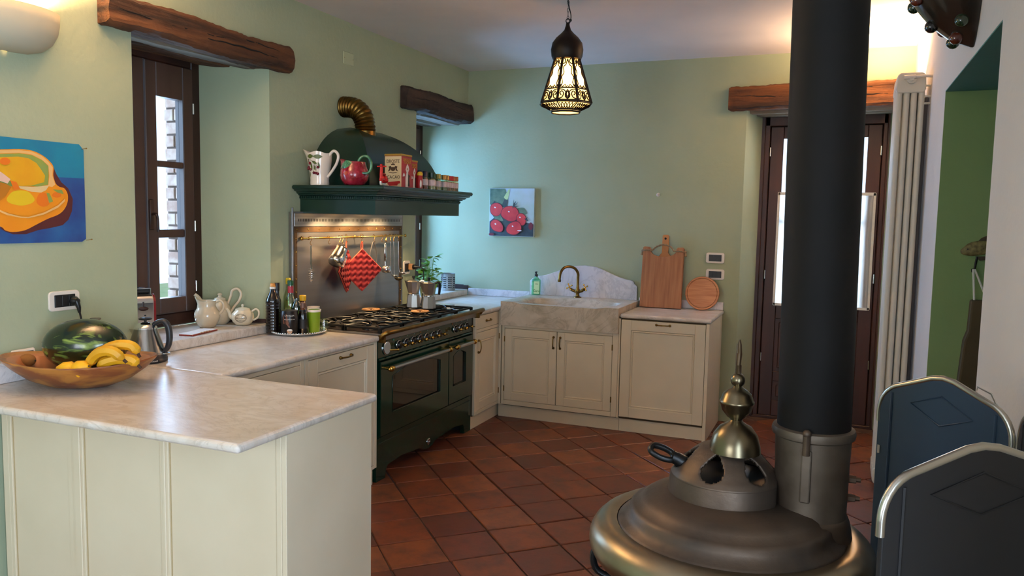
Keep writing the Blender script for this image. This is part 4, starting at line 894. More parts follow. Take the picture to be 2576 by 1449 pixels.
        for yy, s_ in ((hy0, -1), (hy1, 1)):
            e = MB(); e.ball((XG+.062, yy, .690), .019, 12); e.ball((XG+.062, yy+s_*.022, .690), .011, 10); e.ball((XG+.062, yy-s_*.022, .690), .014, 10); e.cyl((XG+.018, yy, .690), (XG+.062, yy, .690), .009, 10); e.build('handle_knob', m_brassb, hh, world=True)
    door(-2.436, -1.552, -2.304, -1.674, -2.385, -1.61, .07)
    door(-1.545, -1.156, -1.476, -1.276, -1.50, -1.215, .045)
    # hob
    b = MB(); b.box(.045, .645, Y0, Y1, .862, .903, .004); b.build('hob_tray', m_backs, c, world=True)
    b = MB(); b.box(.09, .615, Y0+.03, Y1-.03, .9035, .906); b.build('burner_well', mat('well_dark', '#241a14', .3, .5), c, world=True)
    b = MB(); b.tube(spline([(.655, Y0-.028, .885), (.668, Y0-.028, .905), (.69, Y0-.012, .918), (.70, Y0+.03, .922)], 5)+[Vector((.70, Y1-.03, .922))]+spline([(.70, Y1-.03, .922), (.69, Y1+.012, .918), (.668, Y1+.028, .905), (.655, Y1+.028, .885)], 5)[1:], .015, 14)
    r_ = b.build('towel_rail', m_brass, c, world=True)
    for y in (Y0-.005, Y1+.005):
        q = MB(); q.box(.625, .665, y-.012, y+.012, .855, .900, .003); q.build('rail_bracket', m_brass, r_, world=True)
    gi = 0
    for ci, y in enumerate((-2.30, -2.03, -1.79, -1.55, -1.30)):
        for x in ((.235, .485) if ci != 2 else (.36,)):
            q = MB(); R_ = .052 if x > .3 else .042
            q.lathe([(R_+.018, .906), (R_+.014, .914), (R_, .916), (R_, .920), (R_-.006, .924)], (x, y, 0), 24); q.build('burner', m_iron, c, world=True)
    rn = random.Random(4)
    for k, (ya, yb) in enumerate(((-2.425, -2.17), (-2.165, -1.91), (-1.905, -1.67), (-1.665, -1.42), (-1.415, -1.165))):
        q = MB(); z = .932; r = .0075
        for (x0, x1) in ((.10, .352), (.362, .61)):
            xm, ym = (x0+x1)/2, (ya+yb)/2
            q.tube([(x0, ya, z), (x1, ya, z), (x1, yb, z), (x0, yb, z)], r, 6, closed=True, smooth=False)
            for (px_, py_, ox, oy) in ((xm, ya, xm, ym-.035), (xm, yb, xm, ym+.035), (x0, ym, xm-.035, ym), (x1, ym, xm+.035, ym), (x0, ya, xm-.045, ym-.045), (x1, yb, xm+.045, ym+.045), (x1, ya, xm+.045, ym-.045), (x0, yb, xm-.045, ym+.045)):
                q.tube([(px_, py_, z), ((px_+ox)/2, (py_+oy)/2, z+.005), (ox, oy, z+.001)], [r, r*.95, r*.7], 6, smooth=False)
            for px_, py_ in ((x0, ya), (x1, ya), (x0, yb), (x1, yb)): q.box(px_-.009, px_+.009, py_-.009, py_+.009, .905, z+.004)
        q.build('pan_grate', m_iron, c, world=True)
build_range()
for x, y, lab in ((.11, -1.74, 'wooden ring trivet on the hob nearest the steel panel'), (.455, -1.66, 'wooden ring trivet on the hob in front of the coffee pots')):
    c = thing('ring_trivet', lab, 'trivet', (x, y, .941)); b = MB(); n = 30
    b.lathe([(.056, 0), (.062, .002), (.066, .006), (.062, .010), (.050, .010), (.046, .006), (.050, 0)], n=n, caps=False); b.build('ring', mat('toasted_wood', '#a97845', .5), c)
    b = MB()
    for k in range(6): a = k*pi/3+.3; b.tube([(.05*cos(a), .05*sin(a), .006), (.018*cos(a+.3), .018*sin(a+.3), .006)], .005, 6)
    b.build('spokes', mat('toasted_wood', '#a97845', .5), c)
# ------------------------------------------------------------------ splash panel
c = thing('steel_splash_panel', 'brushed steel splash panel with riveted brass border behind the hob', 'splash panel', (0.02, -1.82, .93))
b = MB(); b.box(.004, .022, -2.492, -1.165, .905, 1.612); b.build('backing', m_backs, c, world=True)
b = MB(); b.box(.022, .030, -2.470, -1.185, 1.525, 1.605, .002); b.build('vent_strip', m_steel, c, world=True)
b = MB(); b.box(.02, .028, -2.490, -2.474, .905, 1.64, .002); b.box(.02, .026, -2.474, -1.18, 1.607, 1.615, .001); b.build('edge_angle', m_backs, c, world=True)['kind'] = 'stuff'
b = MB()
for k in range(76): y = -2.43+1.20*k/75; b.box(.0296, .0306, y-.0028, y+.0028, 1.554, 1.572)
b.build('vent_slots', m_dark, c, world=True)['kind'] = 'stuff'
m_brassd = mat('brown_brass', '#6b5136', .5, .8, color2='#59422c', scale=14)
for nm, bb in (('brass_border', (-2.468, -1.185, 1.488, 1.522)), ('brass_border', (-2.468, -2.440, .905, 1.488)), ('brass_border', (-1.213, -1.185, .905, 1.488))):
    b = MB(); b.box(.022, .027, *bb, .001); o = b.build(nm, m_brassd, c, world=True)
    y0, y1, z0, z1 = bb
    P = [(y0+.025+(y1-y0-.05)*k/11, (z0+z1)/2) for k in range(12)] if y1-y0 > .5 else [((y0+y1)/2, z0+.05+(z1-z0-.09)*k/6) for k in range(7)]
    for y, z in P:
        q = MB(); q.ball((.0275, y, z), .0052, 8, (.7, 1, 1)); q.build('rivet', m_brassb, o, world=True)
c = thing('utensil_rail', 'brass utensil rail across the steel splash panel', 'rail', (.08, -1.85, 1.45))
b = MB(); b.tube([(.08, -2.455, 1.452), (.08, -1.235, 1.452)], .0062, 12); b.build('rod', m_brassb, c, world=True)
for y in (-2.40, -1.82, -1.28):
    b = MB(); b.cyl((.026, y, 1.452), (.08, y, 1.452), .005, 10); b.lathe([(.0, -.0)], (0, 0, 0), 3, caps=False) if False else None; b.ball((.03, y, 1.452), .012, 10, (.5, 1, 1)); b.ball((.08, y, 1.452), .0095, 10); b.build('bracket', m_brassb, c, world=True)
for y in (-2.465, -1.225):
    b = MB(); b.ball((.08, y, 1.452), .012, 12); b.build('finial', m_brassb, c, world=True)
def shook(parent, y, dz=.035):
    b = MB(); b.tube(spline([(.078, y-.009, 1.447), (.080, y-.010, 1.460), (.082, y, 1.465), (.084, y+.008, 1.456), (.085, y+.006, 1.440), (.086, y-.004, 1.428), (.088, y-.008, 1.420-.0), (.088, y, 1.412), (.088, y+.009, 1.417)], 4), .0017, 6); return b.build('hook', m_brass, parent, world=True)
for y, lab in ((-2.075, 'bare brass hook beside the milk jug'), (-2.045, 'second bare brass hook beside the first, left of the pot holders'), (-1.56, 'bare brass hook right of the pot holders'), (-1.50, 'bare brass hook beside the garlic press')):
    c = thing('rail_hook', lab.replace('left of', 'before').replace('right of', 'just after'), 'hook', (.08, y, 1.45)); shook(c, y)
# utensils
c = thing('spring_whisk', 'small spring whisk hanging at the start of the brass rail', 'whisk', (.088, -2.385, 1.41)); shook(c, -2.385)
b = MB(); b.tube([(.088, -2.390, 1.405), (.088, -2.390, 1.29)], .0022, 6); b.tube([(.088, -2.380, 1.405), (.088, -2.380, 1.29)], .0022, 6); b.tube([(.088, -2.390, 1.405), (.088, -2.385, 1.412), (.088, -2.380, 1.405)], .0022, 6); b.tube([(.088, -2.385, 1.29), (.088, -2.385, 1.262)], .003, 6); b.build('handle', m_chrome, c, world=True)
b = MB(); P = []
for k in range(90):
    t = k/89; r = .021*sin(pi*min(1, .12+t*.86))**.6; P.append((.088+r*cos(t*50)*.9, -2.385+r*sin(t*50), 1.27-.088*t))
b.tube(P, .0013, 5); b.build('coil', m_chrome, c, world=True)
c = thing('milk_jug', 'polished steel milk frothing jug hanging tilted from the rail', 'jug', (.10, -2.16, 1.41)); shook(c, -2.195)
b = MB(); Xj = Matrix.Translation((.115, -2.135, 1.335))@Matrix.Rotation(radians(-40), 4, 'X')
b.X = Xj; b.lathe([(0, -.064), (.042, -.064), (.050, -.052), (.050, -.02), (.043, .02), (.037, .05), (.040, .062), (.038, .062), (.034, .05), (.040, .02), (.046, -.02), (.046, -.05), (0, -.056)], n=28); b.build('body', m_chrome, c, world=True)
b = MB(); b.X = Xj; b.tube(spline([(0, .038, .055), (0, .055, .062), (0, .078, .05), (0, .084, .0), (0, .082, -.03), (0, .052, -.04)], 6), .005, 8); b.build('handle', m_chrome, c, world=True)
def quilt(y, z0, x, w_, tilt, label, ry):
    c = thing('pot_holder', label, 'pot holder', (x, y, z0)); c.rotation_euler = (0, 0, ry)
    b = MB(); n = 34; hh = w_; vs = []
    def P(i, j, s_):
        a = i/n*2-1; d = j/n*2-1; y_ = (a-d)*hh/2; z_ = (a+d)*hh/2
        q = .009*(abs(sin(z_*82+.5*sin(y_*150)))**.6) ; q2 = .005*abs(sin(y_*75))
        return ((.004+q+q2 if s_ else -.004)+.0, y_, z_-hh)
    for s_ in (0, 1):
        vs = [P(i, j, s_) for i in range(n+1) for j in range(n+1)]; b.add(vs, [(i*(n+1)+j, i*(n+1)+j+1, (i+1)*(n+1)+j+1, (i+1)*(n+1)+j) for i in range(n) for j in range(n)], True)
    b.build('quilted_pad', m_mitt, c)
    k = hh; cr = .018; P_ = [Vector((.003, a_, z_)) for a_, z_ in ((0, 0), (-k*.5, -k*.5), (-k*.93, -k*.93), (-k, -k), (-k*.93, -k*1.07), (-k*.5, -k*1.5), (-k*.07, -k*1.93), (0, -2*k), (k*.07, -k*1.93), (k*.5, -k*1.5), (k*.93, -k*1.07), (k, -k), (k*.93, -k*.93), (k*.5, -k*.5))]
    P_ = [Vector((.003, a, -k+b_)) for a, b_ in [(max(-k, min(k, p[1])), p[2]+k) for p in P_]]
    b = MB(); b.tube([(p[0]+.002, p[1]*1.0, p[2]) for p in P_], .0048, 7, closed=True); b.build('binding', m_mitte, c)
    b = MB(); b.tube(spline([(.002, -.005, -.004), (.002, -.007, .02), (.002, -.002, .048), (.002, .004, .048), (.002, .006, .02), (.002, .004, -.004)], 4), .003, 6); b.build('hanging_loop', m_mitte, c)
    o = shook(c, 0); bm = bmesh.new(); bm.from_mesh(o.data); mn = Vector((min(v.co.x for v in bm.verts)+.004, (min(v.co.y for v in bm.verts)+max(v.co.y for v in bm.verts))/2, min(v.co.z for v in bm.verts))); bmesh.ops.translate(bm, verts=bm.verts, vec=Vector((0, 0, .046))-mn); bm.to_mesh(o.data); bm.free()
quilt(-1.865, 1.372, .115, .142, 0, 'red quilted diamond pot holder hanging in front on the rail', -.58)
quilt(-1.985, 1.372, .070, .142, 0, 'second red pot holder seen edge-on behind the front one', .25)
c = thing('hanging_tongs', 'steel looped tongs hanging beside the red pot holder', 'tongs', (.07, -1.66, 1.42)); shook(c, -1.662)
b = MB(); b.tube(spline([(.075, -1.662, 1.415), (.07, -1.685, 1.35), (.065, -1.695, 1.27), (.065, -1.69, 1.22)], 5), .004, 7); b.tube(spline([(.078, -1.662, 1.415), (.08, -1.63, 1.36), (.08, -1.62, 1.29), (.078, -1.635, 1.23)], 5), .004, 7); b.build('arms', m_backs, c, world=True)
c = thing('garlic_press', 'chrome masher with round head hanging on the rail', 'utensil', (.09, -1.51, 1.41)); shook(c, -1.51)
b = MB(); b.box(.075, .09, -1.523, -1.497, 1.27, 1.405, .006); b.tube([(.083, -1.51, 1.27), (.083, -1.51, 1.235)], .008, 8); b.build('handle', m_chrome, c, world=True)
b = MB(); b.lathe([(.0, -.035), (.026, -.035), (.034, -.025), (.034, .0), (.026, .012), (0, .014)], (.09, -1.51, 1.225), 22); b.build('head', m_chrome, c, world=True)
for k, (y, L_, lab, rad) in enumerate(((-1.40, .27, 'long steel ladle with bronze bowl, last but one on the rail', .034), (-1.335, .235, 'shorter steel ladle, last on the brass rail', .028), (-1.445, .25, 'thin steel skimmer hanging before the two ladles', .024))):
    c = thing('ladle', lab, 'ladle', (.09, y, 1.42)); shook(c, y)
    b = MB(); b.tube(spline([(.086, y, 1.415), (.088, y, 1.30), (.09, y, 1.42-L_+.03), (.095, y+.004, 1.42-L_)], 5), .0032, 7); b.build('handle', m_chrome, c, world=True)
    b = MB(); b.lathe([(0, -rad*.75), (rad*.6, -rad*.62), (rad*.95, -rad*.25), (rad, 0), (rad*.93, 0), (rad*.85, -rad*.3), (0, -rad*.65)], (.10+rad*.8, y+.005, 1.42-L_), 22); b.build('bowl', m_goldb if k == 0 else m_chrome, c, world=True)
# ------------------------------------------------------------------ hood
c = thing('range_hood', 'dark green range hood with moulded shelf and vaulted dome', 'range hood', (.3, -1.83, 1.61))
ys0, ys1, xs = -2.378, -1.262, .545
def ringbox(b, prof):      # profile (overhang, z) swept round the three open sides
    vs = []; 
    for o_, z in prof: vs += [(.003, ys0-o_, z), (xs+o_, ys0-o_, z), (xs+o_, ys1+o_, z), (.003, ys1+o_, z)]
    n = len(prof); b.add(vs, [(i*4+k, i*4+k+1, i*4+k+5, i*4+k+4) for i in range(n-1) for k in range(3)])
b = MB(); ringbox(b, [(-.012, 1.612), (0, 1.606), (0, 1.690)]); b.build('fascia', m_hgreen, c, world=True)
b = MB(); ringbox(b, [(0, 1.690), (.006, 1.694), (.006, 1.697)]); ringbox(b, [(.006, 1.712), (.020, 1.716), (.020, 1.722), (.034, 1.726), (.040, 1.736), (.058, 1.742), (.062, 1.750)]); b.build('crown_moulding', m_hgreen, c, world=True)
b = MB(); b.box(.003, xs+.108, ys0-.088, ys1+.01+.0, 1.750, 1.776, .008); b.build('shelf', m_hgreen, c, world=True)
b = MB(); ringbox(b, [(.006, 1.697), (.003, 1.6975), (.003, 1.7115), (.006, 1.712)]); b.build('dentil_bed', m_hgreen, c, world=True)
b = MB()
for k in range(82): y = ys0+.004+(ys1-ys0-.008)*k/81; b.box(xs+.003, xs+.013, y-.004, y+.004, 1.6985, 1.7105)
for k in range(40): x = .01+(xs-.012)*k/39; b.box(x-.004, x+.004, ys0-.013, ys0-.003, 1.6985, 1.7105)
b.build('dentils', m_hgreen, c, world=True)['kind'] = 'stuff'
b = MB(); b.box(.003, xs-.004, ys0+.004, ys1-.004, 1.612, 1.618); b.build('underside', m_backs, c, world=True)
b = MB(); N_ = 16; rows = []
for i in range(N_+1):
    t = i/N_; z = 1.776+.412*t; k = sqrt(max(0, 1-t*t))**1.0; k = max(k, .03); hx, hy = .445*k, .455*k; yc = -1.83; nseg = 6
    P = [(.003, yc-hy, z)]+[(.003+(hx-.003)*j/nseg, yc-hy, z) for j in range(1, nseg+1)]+[(hx, yc-hy+2*hy*j/10, z) for j in range(1, 11)]+[(hx-(hx-.003)*j/nseg, yc+hy, z) for j in range(1, nseg+1)]
    rows.append(P)
L_ = len(rows[0]); b.add([p for r in rows for p in r], [(i*L_+k, i*L_+k+1, (i+1)*L_+k+1, (i+1)*L_+k) for i in range(N_) for k in range(L_-1)], True); b.add(rows[-1], [list(range(L_))])
b.build('dome', m_hgreen, c, world=True, auto=30)
b = MB(); P = [Vector((.17, -1.91, 2.09))]+spline([(.17, -1.91, 2.15), (.168, -1.912, 2.20), (.150, -1.914, 2.255), (.105, -1.917, 2.298), (.05, -1.92, 2.312), (.004, -1.92, 2.315)], 12); q = []; rr = []
for k, p in enumerate(P): q.append(p); rr.append(.066+(.004*sin(k*1.55) if k > 2 else .003))
b.tube(q, rr, 28); b.build('flue_elbow', m_brass, c, world=True)
for y in (-2.15, -1.85, -1.52):
    q = MB(); q.cyl((.20, y, 1.612), (.20, y, 1.606), .028, 16); q.build('hood_lamp', mat('hood_lamp', '#ffe0b0', .4, emit='#ffc47a', estr=12), c, world=True)
    l = spot('hood_light', (0, 0, 0), (-.45, 0, -1), 19, (1, .68, .36), 130, .6, .02); l.parent = c; l.location = (.20-.3, y+1.83, 1.60-1.61)
# ------------------------------------------------------------------ things on the hood shelf
ZS = 1.777
def pitcher(c, prof, n=36, lip=.3, mt=None, spout_dir=pi, thick=.004, wavy=0.):
    b = MB(); R = prof+[(r-thick, z) for r, z in prof[::-1] if z > prof[0][1]+.006]; vs = []
    top = prof[-1][1]; H0 = prof[0][1]
    for r, z in R:
        t = max(0, (z-(top-.05))/.05)
        for k in range(n):
            a = 2*pi*k/n; d = max(0, cos(a-spout_dir)); s_ = 1+lip*t*(d**6)
            vs.append((r*cos(a)*s_, r*sin(a)*s_, z+(wavy*sin(a*4)*t)+t*.02*(d**6)))
    m_ = len(R); fs = [(i*n+k, i*n+(k+1) % n, (i+1)*n+(k+1) % n, (i+1)*n+k) for i in range(m_-1) for k in range(n)]
    b.add(vs, fs, True); b.add(vs[:n], [list(range(n))[::-1]]); b.add(vs[-n:], [list(range(n))]); return b.build('body', mt, c)
# local x runs to image right (+x world) for the pieces on the left end, which face -y
c = thing('cherry_pitcher', 'white ceramic pitcher painted with cherries and leaves on the hood shelf', 'pitcher', (.165, -2.40, ZS))
pitcher(c, [(.056, 0), (.058, .01), (.056, .03), (.060, .07), (.068, .11), (.073, .15), (.074, .175), (.076, .195)], lip=.55, mt=m_whitec, wavy=.006)
b = MB(); b.tube(spline([(.062, 0, .17), (.085, 0, .195), (.105, 0, .205), (.128, 0, .19), (.134, 0, .165), (.122, 0, .13), (.098, 0, .095), (.072, 0, .065), (.057, 0, .05)], 6), .0085, 12); b.build('handle', m_whitec, c)
def onbody(prof, a, z, off=.001):
    for (r0, z0), (r1, z1) in zip(prof, prof[1:]):
        if z0 <= z <= z1: r = r0+(r1-r0)*(z-z0)/max(1e-6, z1-z0); break
    else: r = prof[-1][0]
    return Vector(((r+off)*cos(a), (r+off)*sin(a), z))
PR = [(.056, 0), (.058, .01), (.056, .03), (.060, .07), (.068, .11), (.073, .15), (.074, .175), (.076, .2)]
def decal(c, name, polys, prof, mt, off=.0012, lift=.0):
    b = MB()
    for poly in polys:
        vs = [onbody(prof, a, z, off) for a, z in poly]; ca = sum(p[0] for p in poly)/len(poly); cz = sum(p[1] for p in poly)/len(poly); vs.append(onbody(prof, ca, cz, off+lift)); n = len(poly)
        b.add(vs, [(i, (i+1) % n, n) for i in range(n)], True)
    return b.build(name, mt, c, recalc=False, merge=False)
A0 = -1.57; sc = 1/.07
def pd_(x, z): return (A0+x*sc, z)        # x in metres across the visible side
ch = [(-.035, .105), (-.022, .092), (-.020, .128), (-.050, .098), (.003, .072), (.018, .070), (.030, .066), (.033, .105)]
for x, z in ch:
    q = MB(); p = onbody(PR, *pd_(x, z), .001); q.ball(p, .0088, 12); q.build('cherry', m_cherry, c)
lv = [((-.012, .135), (-.008, .085), .007), ((.010, .115), (.015, .082), .006), ((-.004, .142), (.028, .122), .008), ((-.034, .082), (-.033, .045), .0055), ((.034, .135), (.044, .10), .006)]
polys = [[pd_(*q) for q in leaf2(a[0], a[1], b_[0], b_[1], w_)] for a, b_, w_ in lv]
b = decal(c, 'painted_leaves', polys, PR, m_oleaf, .0015)
polys = [[pd_(x0+(x1-x0)*t/10, z0+(.012*sin(pi*t/10))) for t in range(11)]+[pd_(x0+(x1-x0)*t/10, z0-.014*sin(pi*t/10)) for t in range(9, 0, -1)] for x0, x1, z0 in ((-.075, -.042, .178), (-.04, .008, .170), (.004, .060, .168))]
decal(c, 'rim_leaves', polys, PR, m_oleaf, .0018)
b = MB()
for (x0, z0), (x1, z1) in (((-.038, .155), (-.035, .11)), ((-.038, .155), (-.022, .10)), ((-.038, .155), (-.020, .135)), ((-.038, .155), (.03, .13)), ((.012, .118), (.018, .078)), ((.012, .118), (.030, .075)), ((.006, .12), (.003, .08)), ((.01, .12), (.033, .11))):
    b.tube([onbody(PR, *pd_(x0+(x1-x0)*t/5+.003*sin(t), z0+(z1-z0)*t/5), .001) for t in range(6)], .0009, 5)
b.build('painted_stems', m_ink, c)
c = thing('apple_pitcher', 'red ceramic fruit-shaped pitcher with green leaf handle on the hood shelf', 'pitcher', (.395, -2.372, ZS))
PA = [(.050, 0), (.062, .008), (.080, .035), (.086, .06), (.083, .085), (.074, .11), (.068, .13), (.067, .14)]
pitcher(c, PA, lip=.45, mt=m_red)
b = MB(); b.tube(spline([(.045, -.03, .125), (.055, -.03, .155), (.075, -.02, .172), (.10, -.01, .168), (.118, -.005, .14), (.118, -.005, .10), (.10, -.01, .075), (.07, -.03, .072)], 6), [.008]*43, 12); b.build('handle', m_gleaf, c)
polys = [[(A0+x*12, z) for x, z in leaf2(-.065, .108, .032, .135, .024, 12)]]
b = decal(c, 'glazed_leaf', polys, PA, m_gleaf, .002, .006)
b = MB()
for t in (-.05, -.035, -.02, -.005, .01):
    for s_ in (-1, 1): b.tube([onbody(PA, A0+t*12, .118+t*.2+.006, .009), onbody(PA, A0+(t-.012)*12, .118+t*.2+.006+s_*.016, .004)], .0011, 5)
b.build('leaf_veins', mat('pale_vein', '#8fb58c', .3), c)
decal(c, 'orange_patch', [[(A0+x*12, z) for x, z in blob(-.005, .07, .014, .012, 14, .1)]], PA, mat('orange_glaze', '#b04a2c', .2), .0012)  # small rounded orange patch on the red belly
# toy scooter
c = thing('toy_scooter', 'small red toy scooter on the corner of the hood shelf', 'toy', (.585, -2.36, ZS), .25)
def wheel(b, y, r=.017): b.X = Matrix.Translation((0, y, r))@Matrix.Rotation(pi/2, 4, 'Y'); b.lathe([(r*.6, -.004), (r, -.005), (r, .005), (r*.6, .004)], n=20, caps=True); b.X = None
b = MB(); wheel(b, -.030); b.build('wheel', m_inkw, c); b = MB(); wheel(b, .038); b.build('wheel', m_inkw, c)
b = MB(); b.tube(spline([(0, -.032, .03), (0, -.030, .06), (0, -.025, .10), (0, -.022, .118)], 4), [.010]*13, 10); b.ball((0, -.030, .034), .019, 12, (.6, 1, .7)); b.tube([(-.028, -.02, .112), (.028, -.02, .112)], .004, 8); b.ball((0, -.03, .118), .009, 10); b.build('steering_column', m_redp, c)
b = MB(); b.ball((0, .035, .04), .026, 14, (.75, 1.1, .9)); b.box(-.012, .012, -.03, .03, .016, .024, .003); b.ball((.012, .034, .034), .018, 12, (.6, 1, .9)); b.build('body', m_redp, c)
b = MB(); b.ball((0, .025, .068), .016, 12, (.7, 1.5, .5)); b.build('saddle', mat('dark_red_plastic', '#8a1512', .35), c)
# cocoa tins
def tin(label, x, y, w_, d_, h_, big):
    c = thing('cocoa_tin', label, 'tin', (x, y, ZS))       # cream side faces -y, red side faces +x
    b = MB(); b.box(-w_/2, w_/2, -d_/2, d_/2, 0, h_*.955, .002); b.build('can', m_tinred, c)
    b = MB(); b.box(-w_/2-.002, w_/2+.002, -d_/2-.002, d_/2+.002, h_*.93, h_, .003); b.build('lid', m_gold, c)
    b = MB(); b.box(-w_/2+.002, w_/2-.002, -d_/2-.0008, -d_/2, .004, h_*.925); b.build('cream_label', m_tin, c)
    fy = -d_/2-.0016
    if big:
        text('DROSTE', w_*.24, m_ink, c, (0, fy, h_*.77), ROT_MY, squash=.86); text('CACAO', w_*.24, m_ink, c, (.004, fy, h_*.30), ROT_MY, squash=.9)
        e = MB()      # coat of arms: crown, mantle and shield
        def PP(pl): e.add([(x_*w_, fy, z_*h_) for x_, z_ in pl], [list(range(len(pl)))])
        PP([(-.10, .66), (.10, .66), (.13, .71), (.06, .69), (0, .73), (-.06, .69), (-.13, .71)]); PP([(-.26, .62), (-.10, .64), (-.16, .50), (-.30, .47), (-.22, .55)]); PP([(.26, .62), (.10, .64), (.16, .50), (.30, .47), (.22, .55)]); PP(arc(0, .54, .13, 180, 360, 10, .06)+[(.13, .60), (-.13, .60)])
        PP([(-.28, .455), (0, .435), (.28, .455), (.2, .43), (0, .415), (-.2, .43)])
        e.build('coat_of_arms', m_ink, c, recalc=False)
        e = MB(); e.add([(x_*w_, fy, z_*h_) for x_, z_ in [(-.34, .15), (.40, .19), (.44, .12), (.3, .10), (.25, .05), (-.2, .04), (-.3, .09)]], [list(range(7))]); e.build('red_scroll', m_tinred, c, recalc=False)
    fx = w_/2+.0012
    text('DROSTE', d_*.20, m_inkg, c, (fx, 0, h_*.83), ROT_X); text('CACAO', d_*.18, m_inkg, c, (fx, .004, h_*.75), ROT_X)
    def F_(name, pl, mt, k=0): e = MB(); e.add([(fx+.0004*k, (y_-.5)*d_, z_*h_) for y_, z_ in pl], [list(range(len(pl)))]); return e.build(name, mt, c, recalc=False)
    F_('maid_figure', [(.36, .02), (.64, .02), (.70, .30), (.62, .46), (.72, .56), (.66, .64), (.54, .72), (.42, .62), (.36, .54), (.46, .46), (.36, .30)], m_inkw); F_('maid_figure', [(.60, .04), (.76, .04), (.74, .30), (.80, .36), (.66, .40), (.62, .44)], m_inkb, 1); F_('maid_cap', blob(.54, .56, .06, .035, 12), mat('skin_ink', '#b98a6c', .6), 2)
    F_('tray_print', [(.08, .32), (.30, .34), (.28, .40), (.2, .44), (.12, .40)], m_inkw, 1)
tin('large cream and red cocoa tin with a coat of arms on the hood shelf', .53, -2.09, .122, .125, .205, True)
tin('smaller red and gold cocoa tin standing beside the large one', .525, -1.972, .10, .092, .178, False)
c = thing('cocoa_tin', 'tiny red tin with yellow lid between cocoa tins and spice jars', 'tin', (.592, -1.925, ZS))
b = MB(); b.lathe([(.017, 0), (.017, .08), (.015, .084)], n=20); b.build('can', m_tinred, c); b = MB(); b.lathe([(.018, .084), (.019, .096), (.012, .108), (0, .11)], n=20); b.build('lid', mat('yellow_lid', '#c9a51e', .4), c)
decal(c, 'maid_print', [[(-.7+y, z) for y, z in blob(0, .03, .35, .026, 12)]], [(.017, 0), (.017, .09)], m_inkw, .0008)
# spice jars
def jar(label, x, y, r, h_, cap, lbl, fill, glass=m_bglass):
    c = thing('spice_jar', label, 'jar', (x, y, ZS), 0, 'spice jars on the hood shelf')
    b = MB(); b.lathe([(r, 0), (r, h_*.62), (r*.8, h_*.68), (r*.8, h_*.72)], n=18); b.build('glass', glass, c)
    b = MB(); b.lathe([(r*.92, .002), (r*.92, h_*.60)], n=18); b.build('contents', fill, c)
    b = MB(); b.lathe([(r*.96, h_*.70), (r*.96, h_*.98), (r*.85, h_)], n=18); b.build('lid', cap, c)
    b = MB(); n = 10; vs = [((r+.0006)*cos(a), (r+.0006)*sin(a), z) for z in (h_*.22, h_*.55) for a in [-2.2+2.6*k/n for k in range(n+1)]]; b.add(vs, [(k, k+1, n+2+k, n+1+k) for k in range(n)], True); b.build('label', lbl, c, recalc=False)
lw = mat('jar_label', '#d8c4c0', .6, color2='#c9aca8', scale=40); sp_b = mat('spice_brown', '#7a5028', .8, color2='#94683a', scale=90); sp_g = mat('spice_green', '#6d6a3a', .8, color2='#8c8650', scale=90); sp_r = mat('spice_red', '#7a1f14', .8, color2='#9c3620', scale=90); sp_o = mat('spice_orange', '#a8622c', .8, color2='#c08048', scale=90); sp_w = mat('spice_pale', '#b59a70', .8, color2='#cbb48c', scale=90)
cn = mat('navy_cap', '#141a33', .35); cg = mat('dark_green_cap', '#143524', .35); cm = mat('bright_green_cap', '#1e5c33', .35); co = mat('olive_gold_cap', '#8f8a4c', .4, .4); cgr = mat('pale_green_cap', '#5f8f66', .4); cgo = mat('gold_cap', '#ab8a52', .35, .6); cr = mat('red_cap', '#a81626', .35); ccu = mat('copper_cap', '#a86a45', .4, .3)
for a in (('spice jar with black cap, nearest the tiny red tin', .435, -1.635, .021, .118, cn, lw, sp_w), ('spice jar with navy cap and dark red contents', .44, -1.575, .020, .118, cn, lw, sp_r), ('stout spice jar with dark green cap and white label', .46, -1.515, .025, .112, cg, lw, sp_w), ('spice jar with bright green cap', .44, -1.457, .019, .108, cm, lw, sp_g), ('spice jar with olive gold cap', .455, -1.415, .019, .108, co, lw, sp_w), ('spice jar with pale green cap', .44, -1.375, .017, .106, cgr, lw, sp_g),
          ('spice jar with gold cap and green herbs, the nearer of the pair', .455, -1.325, .0195, .106, cgo, lw, sp_g), ('spice jar with gold cap and green herbs, the farther of the pair', .455, -1.284, .0195, .106, cgo, lw, sp_b), ('spice jar with red cap and orange powder', .45, -1.243, .0185, .104, cr, lw, sp_o), ('spice jar with scarlet cap and rusty powder', .45, -1.203, .0185, .104, cr, lw, sp_b), ('spice jar with rosy copper cap', .45, -1.166, .017, .103, ccu, lw, sp_o), ('spice jar with copper cap, last in the row', .45, -1.128, .0185, .104, ccu, lw, sp_b)):
    jar(a[0], a[1]+.135, -1.885+(a[2]+1.635)*.965, *a[3:])
